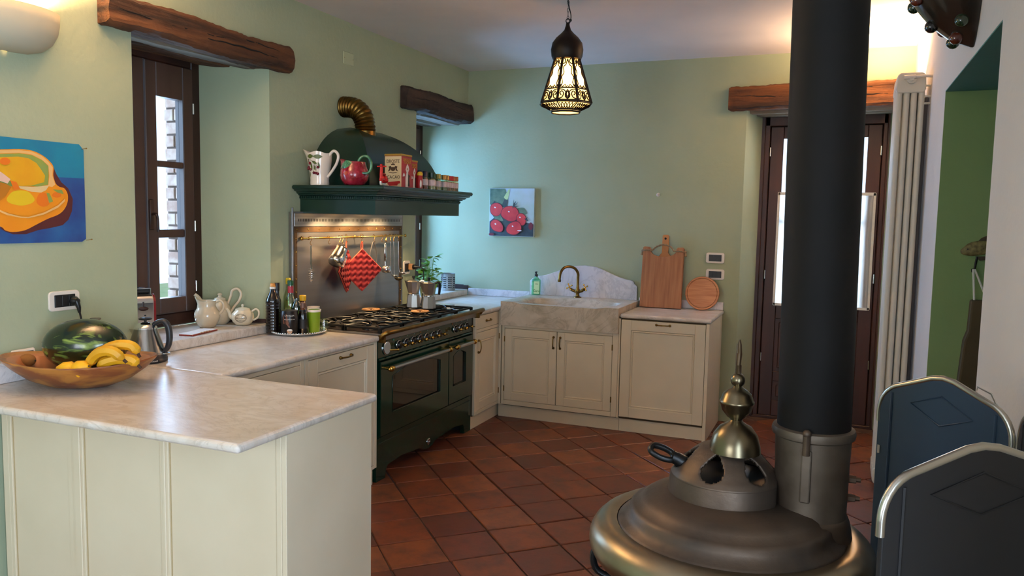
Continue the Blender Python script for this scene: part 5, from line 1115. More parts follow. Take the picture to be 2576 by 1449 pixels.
# ------------------------------------------------------------------ coffee pots, plant, drainer
def moka(label, x, y, s_, rz, hc):
    c = thing('coffee_pot', label, 'coffee pot', (x, y, .942), rz); c.scale = (s_, s_, s_)
    b = MB(); b.lathe([(.052, 0), (.054, .004), (.046, .088), (.046, .092)], n=8, smooth=False); b.build('base', m_alu, c)
    b = MB(); b.lathe([(.044, .092), (.044, .10)], n=24); b.build('collar', m_chrome, c)
    b = MB(); n = 8; vs = []
    for r, z in ((.036, .10), (.040, .106), (.052, .185), (.053, .19), (.049, .19)):
        for k in range(n):
            a = 2*pi*k/n+pi/8*0; e = 1.32 if (k == 4 and z > .18) else 1.; vs.append((r*cos(a)*e, r*sin(a)*e, z+(.008 if e > 1 else 0)))
    b.add(vs, [(i*n+k, i*n+(k+1) % n, (i+1)*n+(k+1) % n, (i+1)*n+k) for i in range(4) for k in range(n)]); b.add(vs[:n], [list(range(n))]); b.build('upper_chamber', m_alu, c)
    b = MB(); b.lathe([(.050, .190), (.044, .198), (.020, .204), (.008, .206)], n=8, smooth=False); l = b.build('lid', m_alu, c)
    b = MB(); b.lathe([(.006, .204), (.007, .212), (.012, .222), (.011, .232), (.0, .234)], n=12); b.build('lid_knob', m_black, l)
    b = MB(); b.tube(spline([(.046, 0, .188), (.066, 0, .196), (.080, 0, .185), (.080, 0, .14), (.076, 0, .105)], 6), [.008]*9+[.0095]*16, 8); b.build('handle', hc, c)
moka('eight-sided aluminium coffee pot with pale handle, nearer the steel panel', .272, -1.43, .98, .25, mat('pale_handle', '#b9c0cc', .3))
moka('eight-sided aluminium coffee pot with black handle, in front of the basil', .405, -1.445, .96, .35, m_black)
c = thing('basil_plant', 'leafy green basil plant in a pot on the corner sill', 'plant', (.045, -.80, .952)); c.scale = (1.28, 1.28, 1.12)
b = MB(); b.lathe([(.042, 0), (.046, .01), (.056, .085), (.060, .09), (.056, .09), (.05, .07)], n=24); b.build('pot', m_terra, c)
rn = random.Random(9); stems = MB()
def leafmesh(L_, W_, seed):
    b = MB(); n = 5; vs = []; 
    for i in range(n+1):
        t = i/n; w_ = W_*sin(pi*min(.98, t*.95+.04))**.8
        for s_ in (-1, 0, 1): vs.append((t*L_, s_*w_, -.22*L_*t*t+(.10*L_ if s_ else 0)*sin(pi*t)*1.))
    b.add(vs, [(i*3+k, i*3+k+1, i*3+k+4, i*3+k+3) for i in range(n) for k in (0, 1)], True); return b
lm = None
for k in range(78):
    up = k < 18
    h_ = rn.uniform(.20, .285) if up else rn.uniform(.085, .20); a = rn.uniform(0, 2*pi); r = rn.uniform(0, .045) if up else rn.uniform(.0, .075)
    base = Vector((r*cos(a)+(.012 if up else 0), r*sin(a), h_))
    if k % 3 == 0 and k < 60: stems.tube([(.02*cos(a), .02*sin(a), .08), tuple(base*.9+Vector((0, 0, .01))), tuple(base)], .0016, 5)
    if lm is None: o = leafmesh(.046, .019, k).build('leaf', m_leaf, c); lm = o
    else: o = lm.copy(); COL.objects.link(o); o.parent = c
    s_ = rn.uniform(.7, 1.25); o.location = base; o.scale = (s_, s_, s_); o.rotation_euler = (rn.uniform(-.5, .5), rn.uniform(-.7, .3), a+rn.uniform(-.7, .7))
stems.build('stems', mat('basil_stem', '#86a860', .5), c)['kind'] = 'stuff'
c = thing('white_jug', 'white jug standing at the corner window behind the coffee pots', 'jug', (-.15, -.865, .952), .3)
b = MB(); b.lathe([(.050, 0), (.054, .01), (.052, .10), (.040, .20), (.034, .235), (.036, .245), (.031, .245)], n=26); b.build('body', m_whitec, c)
b = MB(); b.lathe([(.037, .245), (.037, .258), (.024, .272), (.0, .276)], n=24); b.tube([(0, 0, .262), (.065, .0, .270), (.080, 0, .258)], .007, 8); b.build('lid', m_whitec, c)
c = thing('cutlery_drainer', 'perforated steel cutlery holder on the corner sill', 'holder', (-.075, -.205, .952), 0)
b = MB(); b.lathe([(.060, 0), (.062, .003), (.062, .146), (.064, .149), (.059, .149), (.059, .01)], n=40); b.build('cylinder', m_steel, c)
b = MB()
for z in range(6):
    for g_ in range(8):
        for k in range(3):
            a = g_*pi/4-.25+k*.19; p = Vector((.0625*cos(a), .0625*sin(a), .028+z*.017)); e = Vector((-sin(a), cos(a), 0))*.0042; u_ = Vector((0, 0, .0042)); b.add([p-e-u_, p+e-u_, p+e+u_, p-e+u_], [(0, 1, 2, 3)])
b.build('perforations', m_dark, c, recalc=False)['kind'] = 'stuff'
c = thing('glass_saucer', 'flat grey glass dish at the end of the worktop behind the hob', 'dish', (.25, -.93, .9005)); b = MB(); b.lathe([(.0, .002), (.075, .002), (.095, .008), (.097, .008), (.078, .0), (0, 0)], n=36); b.build('dish', mat('grey_glass', '#b7bcc2', .1, coat=.5), c)
c = thing('slate_mat', 'thin dark mat with a turned-up corner on the corner sill', 'mat', (.005, -.70, .9515), .1); b = MB(); b.box(-.05, .03, -.03, .12, 0, .003, .001); b.build('sheet', mat('slate', '#22242b', .6), c)
# ------------------------------------------------------------------ tray with bottles
ZT = .9085
c = thing('silver_tray', 'round silver tray with rope edge holding bottles and cups', 'tray', (.178, -2.63, .9005))
b = MB(); b.lathe([(0, .004), (.125, .004), (.150, .012), (.160, .018), (.163, .014), (.150, .006), (.125, 0), (0, 0)], n=48, sx=.98); b.build('dish', m_chrome, c)
b = MB(); n = 64
for k in range(n): a = 2*pi*k/n; b.ball((.162*.98*cos(a), .162*sin(a), .0175), .0052, 6)
b.build('rope_edge', m_chrome, c)['kind'] = 'stuff'
def bottle(label, x, y, prof, mt, name='bottle', cap=None, capm=None, parts=(), cat='bottle', z=ZT, n=26):
    c = thing(name, label, cat, (x, y, z), 0, )
    b = MB(); b.lathe(prof, n=n); b.build('body', mt, c)
    if cap: b = MB(); b.lathe(cap, n=18); b.build('cap', capm, c)
    for nm, pr, m_ in parts: b = MB(); b.lathe(pr, n=n); b.build(nm, m_, c)
    return c
rib = [(.038, 0), (.040, .004)]
for k in range(10): rib += [(.040, .012+.017*k), (.0385, .0165+.017*k), (.0405, .021+.017*k)]
rib += [(.040, .19), (.036, .205), (.026, .225), (.0145, .25), (.013, .262)]
bottle('tall ribbed bottle of dark vinegar with orange and white cap on the tray', .085, -2.742, rib, m_soy, cap=[(.0155, .258), (.0165, .274), (.0145, .276), (.0145, .288), (.011, .29)], capm=mat('orange_cap', '#d08a3a', .4), parts=[('collar', [(.016, .258), (.017, .27)], m_inkw)])
c = bottle('black coffee tin with brown foam picture at the front of the tray', .192, -2.728, [(.047, 0), (.049, .002), (.049, .126), (.047, .129), (.047, .136), (.046, .138)], mat('coffee_tin', '#17100f', .3, .2), name='coffee_tin', cat='tin')
PT = [(.049, 0), (.049, .14)]; AF = -1.05
def pt(x, z): return (AF+x*20, z)
decal(c, 'brown_swirl', [[pt(*q) for q in [(-.034, .118), (-.010, .122), (-.004, .09), (.010, .045), (.004, .04), (-.008, .06), (-.030, .065)]]], PT, mat('caramel_print', '#6e4330', .4), .0006)
decal(c, 'cup_print', [[pt(*q) for q in arc(.008, .028, .016, 180, 360, 10, .022)]], PT, mat('cup_print', '#b98c62', .4), .0009); decal(c, 'cup_foam', [[pt(*q) for q in blob(.008, .029, .015, .006, 14)]], PT, m_inkw, .0012)
def ctext(s, size, mt, c, z, r, a0, sp, nm='lettering'):
    cu_k = MB()
    for k, ch_ in enumerate(s):
        a = a0+(k-(len(s)-1)/2)*sp/r; text(ch_, size, mt, c, (r*cos(a), r*sin(a), z), (pi/2, 0, a+pi/2), nm, .0003)
ctext('LAVAZZA', .0125, m_inkw, c, .112, .0502, AF+.12, .0082); ctext('espresso', .0125, m_inkw, c, .091, .0502, AF+.12, .0078)
bottle('clear oil bottle with green cap and red neck label on the tray', .088, -2.585, [(.036, 0), (.038, .004), (.038, .15), (.034, .18), (.020, .205), (.0165, .22), (.0155, .27)], m_bglass, cap=[(.0175, .268), (.0185, .292), (.016, .296)], capm=mat('deep_green_cap', '#0f4a2c', .4), parts=[('neck_label', [(.0168, .222), (.0162, .262)], mat('red_neck', '#a8323c', .5)), ('label', [(.0386, .05), (.0386, .12)], mat('bottle_label', '#bfc3ae', .6)), ('oil', [(.034, .003), (.034, .10)], mat('pale_oil', '#8f9a5a', .2))])
bottle('slim bottle with yellow cap at the back of the tray', .036, -2.540, [(.026, 0), (.027, .004), (.027, .19), (.018, .225), (.013, .24), (.013, .275)], m_bglass, cap=[(.015, .27), (.016, .30), (.012, .305)], capm=mat('yellow_cap', '#b9a51e', .4), parts=[('oil', [(.024, .003), (.024, .17)], mat('gold_oil', '#a8a040', .2))])
bottle('black-capped bottle hidden behind the dark vinegar', .048, -2.66, [(.024, 0), (.024, .18), (.014, .21), (.013, .25)], m_soy, cap=[(.0155, .24), (.0155, .285)], capm=m_black)
c = bottle('green-labelled bottle behind the coffee tin', .155, -2.612, [(.032, 0), (.033, .004), (.033, .14), (.026, .165), (.015, .18), (.014, .195)], m_gglass, parts=[('label', [(.0335, .04), (.0335, .12)], mat('leaf_label', '#4a8a3a', .5))])
ctext('TYMI', .012, m_inkw, c, .105, .0342, AF+.25, .010)
bottle('small bottle with bright yellow cap between coffee tin and green cup', .150, -2.55, [(.022, 0), (.023, .003), (.023, .15), (.016, .175), (.013, .18)], m_amber, cap=[(.019, .176), (.020, .205), (.017, .208)], capm=mat('sun_yellow_cap', '#dba817', .4))
c = bottle('small soy sauce bottle of amber glass beside the green cup', .238, -2.665, [(.026, 0), (.028, .004), (.028, .095), (.022, .13), (.013, .15), (.012, .165)], m_soy, cap=[(.0155, .15), (.0155, .178), (.013, .18)], capm=mat('brown_cap', '#6b4a3c', .4), parts=[('glass_neck', [(.0235, .122), (.0145, .15)], m_amber), ('label', [(.0285, .03), (.0285, .085)], mat('black_label', '#14110e', .5))])
c = thing('green_cup', 'tall olive green cup with white inside on the tray', 'cup', (.268, -2.60, ZT))
b = MB(); b.lathe([(.030, 0), (.032, .003), (.038, .128), (.040, .135), (.037, .135), (.030, .01)], n=10); b.build('body', mat('olive_cup', '#7c9a1c', .35), c); b = MB(); b.lathe([(.0402, .122), (.0412, .136), (.0385, .137), (.0375, .125)], n=30, caps=False); b.build('rim', m_whitec, c)
c = thing('white_cup', 'white cup mostly hidden behind the green one', 'cup', (.215, -2.535, ZT)); b = MB(); b.lathe([(.030, 0), (.036, .12), (.038, .142), (.035, .142), (.028, .01)], n=24); b.build('body', m_whitec, c)
c = thing('glass_jar', 'small clear glass jar at the far rim of the tray', 'jar', (.292, -2.535, ZT)); b = MB(); b.lathe([(.022, 0), (.026, .02), (.026, .05), (.018, .07), (.02, .075)], n=22); b.build('body', m_bglass, c)
# ------------------------------------------------------------------ jugs and teapots on the sill
ZW = .952
c = thing('stoneware_jug', 'squat glazed cream jug with wide neck at the front of the sill', 'jug', (-.185, -2.975, ZW), .55)
pitcher(c, [(.038, 0), (.044, .004), (.062, .035), (.070, .062), (.067, .085), (.052, .108), (.046, .125), (.052, .152)], lip=.25, mt=m_ceram)
b = MB(); b.tube(spline([(.046, 0, .142), (.070, 0, .152), (.088, 0, .135), (.086, 0, .10), (.064, 0, .075)], 6), .0075, 10); b.build('handle', m_ceram, c)
c = thing('loop_teapot', 'cream teapot with tall loop handle half hidden behind the jug', 'teapot', (-.225, -2.83, ZW), .55)
b = MB(); b.lathe([(.038, 0), (.055, .02), (.064, .06), (.058, .10), (.042, .13), (.030, .14), (.030, .145)], n=30); b.build('body', m_ceram, c)
b = MB(); b.lathe([(.034, .143), (.030, .152), (.012, .158), (.010, .166), (.015, .172), (.010, .178), (0, .18)], n=22); b.build('lid', m_ceram, c)
b = MB(); b.tube(spline([(.045, 0, .12), (.062, 0, .165), (.070, 0, .195), (.098, 0, .205), (.118, 0, .18), (.110, 0, .14), (.080, 0, .10), (.058, 0, .06)], 6), .008, 10); b.build('handle', m_ceram, c)
b = MB(); b.tube(spline([(-.05, 0, .06), (-.09, 0, .10), (-.118, 0, .15), (-.14, 0, .172)], 6), [.017-.0004*k for k in range(19)], 12); b.build('spout', m_ceram, c)
c = thing('printed_teapot', 'small ivory teapot with an oval printed badge on the sill', 'teapot', (-.085, -2.80, ZW), .50)
b = MB(); b.lathe([(.036, 0), (.042, .003), (.058, .022), (.064, .045), (.060, .068), (.042, .086), (.040, .090)], n=34); b.build('body', m_ceram2, c)
b = MB(); b.lathe([(.042, .088), (.041, .094), (.022, .101), (.006, .103), (.006, .108)], n=24); b.ball((0, 0, .113), .0085, 12); b.build('lid', m_ceram2, c)
b = MB(); b.tube(spline([(.052, 0, .078), (.075, 0, .092), (.092, 0, .075), (.086, 0, .045), (.060, 0, .028)], 6), .006, 10); b.build('handle', m_ceram2, c)
b = MB(); b.tube(spline([(-.045, 0, .035), (-.068, 0, .048), (-.078, 0, .075), (-.092, 0, .095)], 6), [.015-.0004*k for k in range(19)], 12); b.build('spout', m_ceram2, c)
PTP = [(.036, 0), (.042, .003), (.058, .022), (.064, .045), (.060, .068), (.042, .086)]; AT = -pi/2+.02
o_ = MB(); o_.tube([onbody(PTP, AT+.53*cos(t), .046+.024*sin(t), .0006) for t in [i*pi/16 for i in range(32)]], .0008, 5, closed=True); o_.tube([onbody(PTP, AT+.46*cos(t), .046+.020*sin(t), .0006) for t in [i*pi/16 for i in range(32)]], .0005, 5, closed=True); o_.build('oval_badge', m_ink, c)
ctext('Whittard', .0135, m_ink, c, .046, .0650, AT, .0068); ctext('EST. 1886', .006, m_ink, c, .060, .0635, AT, .0046); ctext('OF CHELSEA', .006, m_ink, c, .032, .0625, AT, .0044)
c = thing('paper_packet', 'flat pale notebook with torn red edge lying on the sill', 'notebook', (-.07, -3.165, ZW), .18)
b = MB(); b.box(-.035, .045, -.115, .115, 0, .007, .001); b.build('block', mat('red_packet', '#8c2f22', .6), c); b = MB(); b.box(-.037, .043, -.116, .113, .007, .009); b.build('cover', mat('paper_cover', '#cfcac6', .6), c)
b = MB(); b.tube([(.047, -.05+.012*k, .008+.003*(k % 2)) for k in range(9)], .003, 5); b.build('torn_strip', mat('foil_strip', '#b99a7c', .4), c)
# coffee machine behind the wall edge
c = thing('coffee_machine', 'chrome and red coffee machine in the window recess behind the kettle', 'coffee machine', (-.165, -3.465, ZW), -.5)
b = MB(); n = 10; prf = [(-.11, 0), (.09, 0), (.09, .19)]+[(.09-.05*(1-cos(radians(a))), .19+.045*sin(radians(a))) for a in range(15, 91, 15)]+[(-.11, .235)]
b.prism([(x, z) for x, z in prf], 'y', -.062, .062); b.build('body', mat('machine_red', '#7a1014', .25, coat=.5), c, bevel=.004)
b = MB(); b.prism([(x+.004, z+.003) for x, z in prf[1:]]+[(-.11, .18), (.03, .17), (.06, .15), (.06, 0)], 'y', -.050, .050); b.build('front_panel', m_chrome, c, bevel=.004)
for k in range(9):
    q = MB(); q.box(-.045, .045, -.046+.0105*k-.002, -.046+.0105*k+.002, .2385, .2405); q.build('vent_slot', m_dark, c)
b = MB(); b.box(-.085, .055, -.04, .045, .240, .258, .004); b.box(-.02, .045, -.045, -.005, .258, .268, .003); b.build('top_tray', m_black, c)
b = MB(); b.tube([(.05, -.045, .262), (.058, .045, .262)], .003, 6); b.tube([(.056, .045, .262), (.056, .045, .235)], .002, 6); b.build('wire_rest', m_chrome, c)
b = MB(); b.ball((.097, 0, .165), .024, 14, (.3, 1, .45)); b.tube([(.098, 0, .165), (.10, 0, .20)], .003, 6); b.build('badge_knob', m_frame, c)
# kettle
c = thing('electric_kettle', 'polished steel electric kettle with black handle and base', 'kettle', (.125, -3.69, .9005), .42)
b = MB(); b.lathe([(.070, 0), (.073, .003), (.073, .018), (.068, .024), (.066, .036)], n=36); b.build('base', mat('kettle_base', '#1c1d20', .4), c)
b = MB(); b.lathe([(.067, .036), (.068, .038), (.066, .046), (.040, .148), (.039, .152)], n=40); b.build('body', mat('kettle_steel', '#a9a39c', .2, 1), c)
b = MB(); b.lathe([(.0405, .152), (.039, .160), (.028, .174), (.012, .181), (.006, .182)], n=32); l = b.build('lid', m_chrome, c)
b = MB(); b.lathe([(.004, .18), (.005, .19), (.022, .193), (.024, .198), (.018, .203), (.0, .205)], n=22); b.ball((0, 0, .212), .004, 8); b.build('lid_knob', m_black, l)
b = MB(); b.prism([(-.046, -.012), (-.072, 0), (-.046, .012)], 'z', .10, .148); vs = b.v; b.v = [(x*(1 if z > .12 or x > -.05 else .74)+.012, y, z) for x, y, z in vs]; b.build('spout', m_chrome, c)
b = MB(); b.tube(spline([(.030, 0, .172), (.050, 0, .185), (.068, 0, .186), (.082, 0, .16), (.086, 0, .11), (.080, 0, .07), (.066, 0, .045)], 6), [.009+.003*sin(pi*k/36) for k in range(37)], 12); b.build('handle', mat('kettle_handle', '#22262b', .4), c)
b = MB(); b.tube([(.066, 0, .035), (.088, 0, .037)], .007, 10); b.build('switch', m_chrome, c)
text('Russell', .010, m_inkw, c, (.050, -.0525, .012), (pi/2, 0, .75))
c.scale = (1.28, 1.28, 1.02)
# covered pan behind the melon
c = thing('lidded_pan', 'steel pan with lid and grey knob behind the watermelon', 'pan', (.135, -3.965, .9005))
b = MB(); b.lathe([(.085, 0), (.095, .01), (.098, .165), (.101, .168)], n=40); b.build('pot', m_chrome, c)
b = MB(); b.lathe([(.101, .168), (.100, .176), (.075, .196), (.03, .205), (.012, .206)], n=40); l = b.build('lid', m_chrome, c)
b = MB(); b.lathe([(.010, .205), (.010, .220), (.022, .230), (.022, .235), (.0, .236)], n=24); b.build('lid_knob', mat('grey_knob', '#5f5b4e', .45), l)
c = thing('thermostat', 'small white framed display unit propped behind the wooden bowl', 'display', (.036, -4.225, .985), pi/2); c.rotation_euler = (-.25, 0, pi/2)
b = MB(); b.box(-.052, .052, -.012, 0, -.05, .045, .006); b.build('case', m_wplastic, c); b = MB(); b.box(-.040, .040, -.0135, -.0125, -.035, .034, .001); b.build('screen', mat('grey_lcd', '#4c4f4a', .3), c)
# ------------------------------------------------------------------ fruit bowl
AB = .39; BC = Vector((.325, -4.20, .9005))
c = thing('wooden_bowl', 'large boat-shaped turned wooden bowl on the peninsula worktop', 'bowl', BC, AB)
b = MB(); n = 56; prof = [(0, 0), (.25, .001), (.42, .008), (.66, .034), (.86, .072), (.97, .098), (1.0, .108)]; RX, RY = .300, .195; vs = []
for r, z in prof+[(.99, .113), (.90, .108)]:
    for k in range(n):
        a = 2*pi*k/n; wv = .006*sin(2*a+1)*(r**4)+.010*(cos(a)**2)*(r**6); vs.append((r*RX*cos(a), r*RY*sin(a), z+wv))
m_ = len(prof)+2; b.add(vs, [(i*n+k, i*n+(k+1) % n, (i+1)*n+(k+1) % n, (i+1)*n+k) for i in range(m_-1) for k in range(n)], True); b.build('shell', m_bowl, c, auto=50)
b = MB(); vs = []
for r, z in ((.90, .108), (.80, .102), (.70, .055), (.45, .020), (.02, .012)):
    for k in range(n):
        a = 2*pi*k/n; wv = .006*sin(2*a+1)*(r**4)+.010*(cos(a)**2)*(r**6); vs.append((r*RX*cos(a), r*RY*sin(a), z+wv))
b.add(vs, [(i*n+k, i*n+(k+1) % n, (i+1)*n+(k+1) % n, (i+1)*n+k) for i in range(4) for k in range(n)], True); b.add(vs[-n:], [list(range(n))]); b.build('inside', m_bowli, c)
c = thing('watermelon', 'dark green striped watermelon in the wooden bowl', 'melon', (.292, -4.145, 1.055), AB)
b = MB(); b.ball((0, 0, 0), 1, 40, (.166, .112, .108)); b.v = [(x, y, z) for x, y, z in b.v]; b.build('rind', m_melon, c)
b = MB(); b.tube([(-.164, 0, .0), (-.172, .0, .004), (-.178, .004, .010)], [.006, .003, .0025], 8); b.build('stem', m_brown, c)
for (x, y, z, rz_, lab) in ((.402, -4.318, .992, .2, 'lemon at the bowl rim nearer its low side end'), (.452, -4.300, .998, -.3, 'lemon touching the bananas at the bowl rim')):
    c = thing('lemon', lab.replace('nearer its low side end', 'below the middle of the watermelon'), 'lemon', (x, y, z), rz_+AB)
    b = MB(); n = 22; pr = [(0, -.044), (.006, -.042), (.012, -.037), (.027, -.027), (.034, 0), (.027, .027), (.012, .037), (.007, .042), (0, .044)]; b.X = Matrix.Rotation(radians(70), 4, 'Y'); b.lathe(pr, n=n); b.build('skin', m_lemon, c)
    b = MB(); b.ball((.0415, 0, .0155), .0035, 8); b.build('stalk_end', m_brown, c)
c = thing('kiwi', 'brown kiwi fruit at the far tip of the bowl', 'kiwi', (.105, -4.26, .996), .3); b = MB(); b.ball((0, 0, 0), .027, 18, (1.25, 1, .95)); b.build('skin', mat('kiwi_skin', '#8a5a24', .9, bump=.4, bscale=200, dist=.001), c)
b = MB(); b.ball((.033, 0, .0), .004, 8); b.build('tip', m_brown, c)
def banana(label, P, r=.018):
    c = thing('banana', label, 'banana', P[0], 0, 'bananas in the wooden bowl'); o = Vector(P[0]); S_ = spline([tuple(Vector(p)-o) for p in P], 8); n = len(S_)
    b = MB(); b.tube(S_, [r*max(.28, min(1, 5.2*k/(n-1)+.25, 6*(1-k/(n-1))+.3)) for k in range(n)], 7, smooth=True); b.build('peel', m_banana, c)
    b = MB(); b.ball(S_[0], r*.26, 8); b.build('flower_end', m_brown, c)
    b = MB(); b.tube([S_[-1], S_[-1]+(S_[-1]-S_[-2]).normalized()*.016], [r*.30, r*.30], 7); b.build('stem', m_brown, c)
banana('front banana curving down to the lemons', [(.462, -4.272, 1.005), (.482, -4.268, 1.040), (.520, -4.262, 1.066), (.563, -4.245, 1.066), (.592, -4.225, 1.035)], .020)
banana('upper banana arching over the bunch in the bowl', [(.470, -4.245, 1.020), (.500, -4.225, 1.066), (.545, -4.200, 1.085), (.590, -4.180, 1.080), (.612, -4.175, 1.052)], .020)
banana('lowest banana at the tip end of the bowl', [(.498, -4.262, 1.008), (.530, -4.245, 1.026), (.565, -4.220, 1.034), (.600, -4.195, 1.030), (.622, -4.185, 1.010)], .020)
# ------------------------------------------------------------------ stove
SC = Vector((2.905, -4.68, 0))
c = thing('cast_iron_stove', 'round old cast-iron stove with brass rim in the foreground', 'stove', SC)
b = MB(); b.lathe([(.20, .12), (.235, .13), (.235, .16), (.225, .18), (.225, .80), (.245, .84), (.262, .87), (.262, .90)], n=56); b.build('drum', mat('stove_enamel', '#1b1c26', .35, coat=.3), c)
b = MB(); n = 18; pr = [(.262+.046*cos(radians(a))-.006, .905+.044*sin(radians(a))) for a in range(-130, 121, 14)]; b.lathe(pr, n=72, caps=False); b.build('brass_rim', m_nickel, c)
b = MB(); pr = [(.262, .928), (.256, .936), (.244, .938), (.240, .946), (.236, .950), (.226, .954), (.216, .968), (.213, .978), (.205, .984), (.196, .986), (.188, .996), (.176, 1.004), (.15, 1.010), (.10, 1.014), (0, 1.016)]; b.lathe(pr, n=72); b.build('top_plate', m_cast, c)
LC = (-.012, .02)
def lidpt(r, a, z):
    x, y = LC[0]+r*cos(a), LC[1]+r*sin(a)
    return (min(x, .098), y, z)
b = MB(); n = 64; rows = [(.124, 1.008), (.124, 1.016), (.120, 1.050)]
vs = [lidpt(r, 2*pi*k/n, z) for r, z in rows for k in range(n)]; b.add(vs, [(i*n+k, i*n+(k+1) % n, (i+1)*n+(k+1) % n, (i+1)*n+k) for i in range(2) for k in range(n)], True)
b.build('lid_band', m_cast, c)
NR = 22; n = 168; b = MB()
pk = [(.120, 1.050), (.112, 1.062), (.104, 1.070), (.094, 1.082), (.084, 1.092), (.072, 1.103), (.060, 1.112), (.052, 1.116)]
def pkz(t):
    x = t*(len(pk)-1); k = min(int(x), len(pk)-2); f_ = x-k; return (pk[k][0]+(pk[k+1][0]-pk[k][0])*f_, pk[k][1]+(pk[k+1][1]-pk[k][1])*f_)
rr = [pkz(k/NR) for k in range(NR+1)]
vs = [lidpt(r, 2*pi*k/n, z) for r, z in rr for k in range(n)]; fs = []
def in_hole(i, k):
    a = 2*pi*(k+.5)/n; s_ = ((i+.5)/NR-.14)/.74
    if not 0 < s_ < 1: return False
    w_ = .27*(sin(pi*s_**.8))**.75
    return any(abs((a-(-1.77+1.03*j)+pi) % (2*pi)-pi) < w_ for j in range(6))
for i in range(NR):
    for k in range(n):
        if not in_hole(i, k): fs.append((i*n+k, i*n+(k+1) % n, (i+1)*n+(k+1) % n, (i+1)*n+k))
b.add(vs, fs, True); b.add(vs[-n:], [list(range(n))]); o = b.build('pierced_lid', m_cast, c); o.modifiers.new('thick', 'SOLIDIFY').thickness = .006
b = MB(); b.lathe([(.10, 1.02), (.098, 1.052), (.03, 1.058)], (LC[0], LC[1], 0), 40); b.v = [(min(x, .09), y, z) for x, y, z in b.v]; b.build('inner_plate', mat('inner_steel', '#2a2c30', .5, .6), c)
b = MB(); d = Vector((-.92, -.28, 0)).normalized(); s0 = Vector((LC[0], LC[1], 1.072))+d*.092
P = [s0, s0+d*.016+Vector((0, 0, .010)), s0+d*.026+Vector((0, 0, .014))]; b.tube(P, [.017, .015, .014], 10)
e = d.cross(Vector((0, 0, 1))); L0 = P[-1]; g2 = (e*.8+Vector((0, 0, .6))).normalized(); lo = spline([L0+g2*.009, L0+d*.022+g2*.014+Vector((0, 0, .008)), L0+d*.042+g2*.010+Vector((0, 0, .014)), L0+d*.047-g2*.006+Vector((0, 0, .014)), L0+d*.024-g2*.013+Vector((0, 0, .006)), L0-g2*.009], 5, True); b.tube(lo, .0070, 8, closed=True); b.build('lid_handle', m_iron, c)
FX, FY = .007, .0
b = MB(); b.lathe([(.054, 1.112), (.053, 1.125), (.047, 1.148), (.034, 1.166), (.016, 1.176), (.012, 1.182)], (FX, FY, 0), 40); b.build('finial_dome', m_goldb, c)
b = MB(); b.lathe([(.010, 1.178), (.014, 1.184), (.020, 1.188), (.031, 1.202), (.0345, 1.216), (.0365, 1.218), (.0365, 1.222), (.0345, 1.224), (.030, 1.238), (.019, 1.247), (.011, 1.252), (.008, 1.256)], (FX, FY, 0), 36); b.build('finial_urn', m_goldb, c)
b = MB(); b.ball((FX, FY, 1.268), .0155, 20); b.build('finial_ball', m_goldb, c)
b = MB(); b.tube([(FX, FY, 1.28), (FX, FY, 1.30), (FX-.001, FY, 1.302), (FX, FY, 1.325), (FX+.001, FY, 1.328), (FX, FY, 1.345), (FX, FY, 1.356)], [.0065, .0062, .0055, .0065, .005, .0045, .0015], 8); b.build('finial_spike', mat('dark_bronze', '#4a3a28', .4, .8), c)
PCx, PCy = .163, .028
b = MB(); b.lathe([(.088, .945), (.085, .965), (.081, .982), (.077, .992), (.07, .995)], (PCx, PCy, 0), 40); b.build('flue_boss', m_cast, c)
b = MB(); b.lathe([(.079, .955), (.076, .985), (.0735, 1.0), (.0745, 1.10), (.0765, 1.158), (.0830, 1.162), (.0845, 1.170), (.082, 1.178), (.076, 1.181)], (PCx, PCy, 0), 48); b.build('flue_collar', m_castb, c)
dirc = Vector((-.12, -1, 0)).normalized(); p0 = Vector((PCx, PCy, 0))+dirc*.0765
b = MB(); q = Vector((dirc.y*-1, dirc.x, 0)); 
for w_, h0, h1, off in ((.010, 1.035, 1.145, .004),):
    vs = [p0+q*s_*w_+dirc*o_+Vector((0, 0, z)) for z in (h0, h1) for o_ in (-.012, off) for s_ in (-1, 1)]; b.add([tuple(v) for v in vs], [(0, 1, 3, 2), (4, 6, 7, 5), (0, 4, 5, 1), (2, 3, 7, 6), (0, 2, 6, 4), (1, 5, 7, 3)])
b.build('collar_rib', m_castb, c, bevel=.003)
b = MB(); p1 = p0+dirc*.010; b.tube([p1+Vector((0, 0, 1.137)), p1+Vector((0, 0, 1.180))], .0075, 8); b.ball(p1+Vector((0, 0, 1.182)), .009, 8); b.build('collar_bolt', m_cast, c)
for z in (1.035, 1.075):
    b = MB(); b.cyl((PCx+.070, PCy, z), (PCx+.088, PCy, z), .008, 6, smooth=False); b.cyl((PCx+.088, PCy, z), (PCx+.097, PCy, z), .005, 8); b.build('side_bolt', m_cast, c)
for a in (2.3, -.35):
    b = MB(); b.ball((.246*cos(a), .246*sin(a), .938), .007, 8, (1, 1, .6)); b.build('rivet', m_cast, c)
for a in (.8, 2.37, 3.94, 5.5):
    b = MB(); b.tube([(.20*cos(a), .20*sin(a), .14), (.235*cos(a), .235*sin(a), .07), (.25*cos(a), .25*sin(a), .012)], [.022, .017, .022], 10); b.build('leg', m_iron, c)
b = MB(); b.tube(spline([(-.215, -.06, .80), (-.27, -.075, .82), (-.28, -.08, .86), (-.262, -.078, .885)], 5), .008, 8); b.build('side_bracket', m_iron, c)
c = thing('stove_pipe', 'tall matt black stove pipe rising from the cast-iron stove', 'stove pipe', (SC.x+PCx, SC.y+PCy, 1.17))
b = MB(); b.tube([(0, 0, 0), (-.008, 0, .6), (-.020, 0, H-1.17)], .0738, 56); b.build('pipe', m_soot, c)
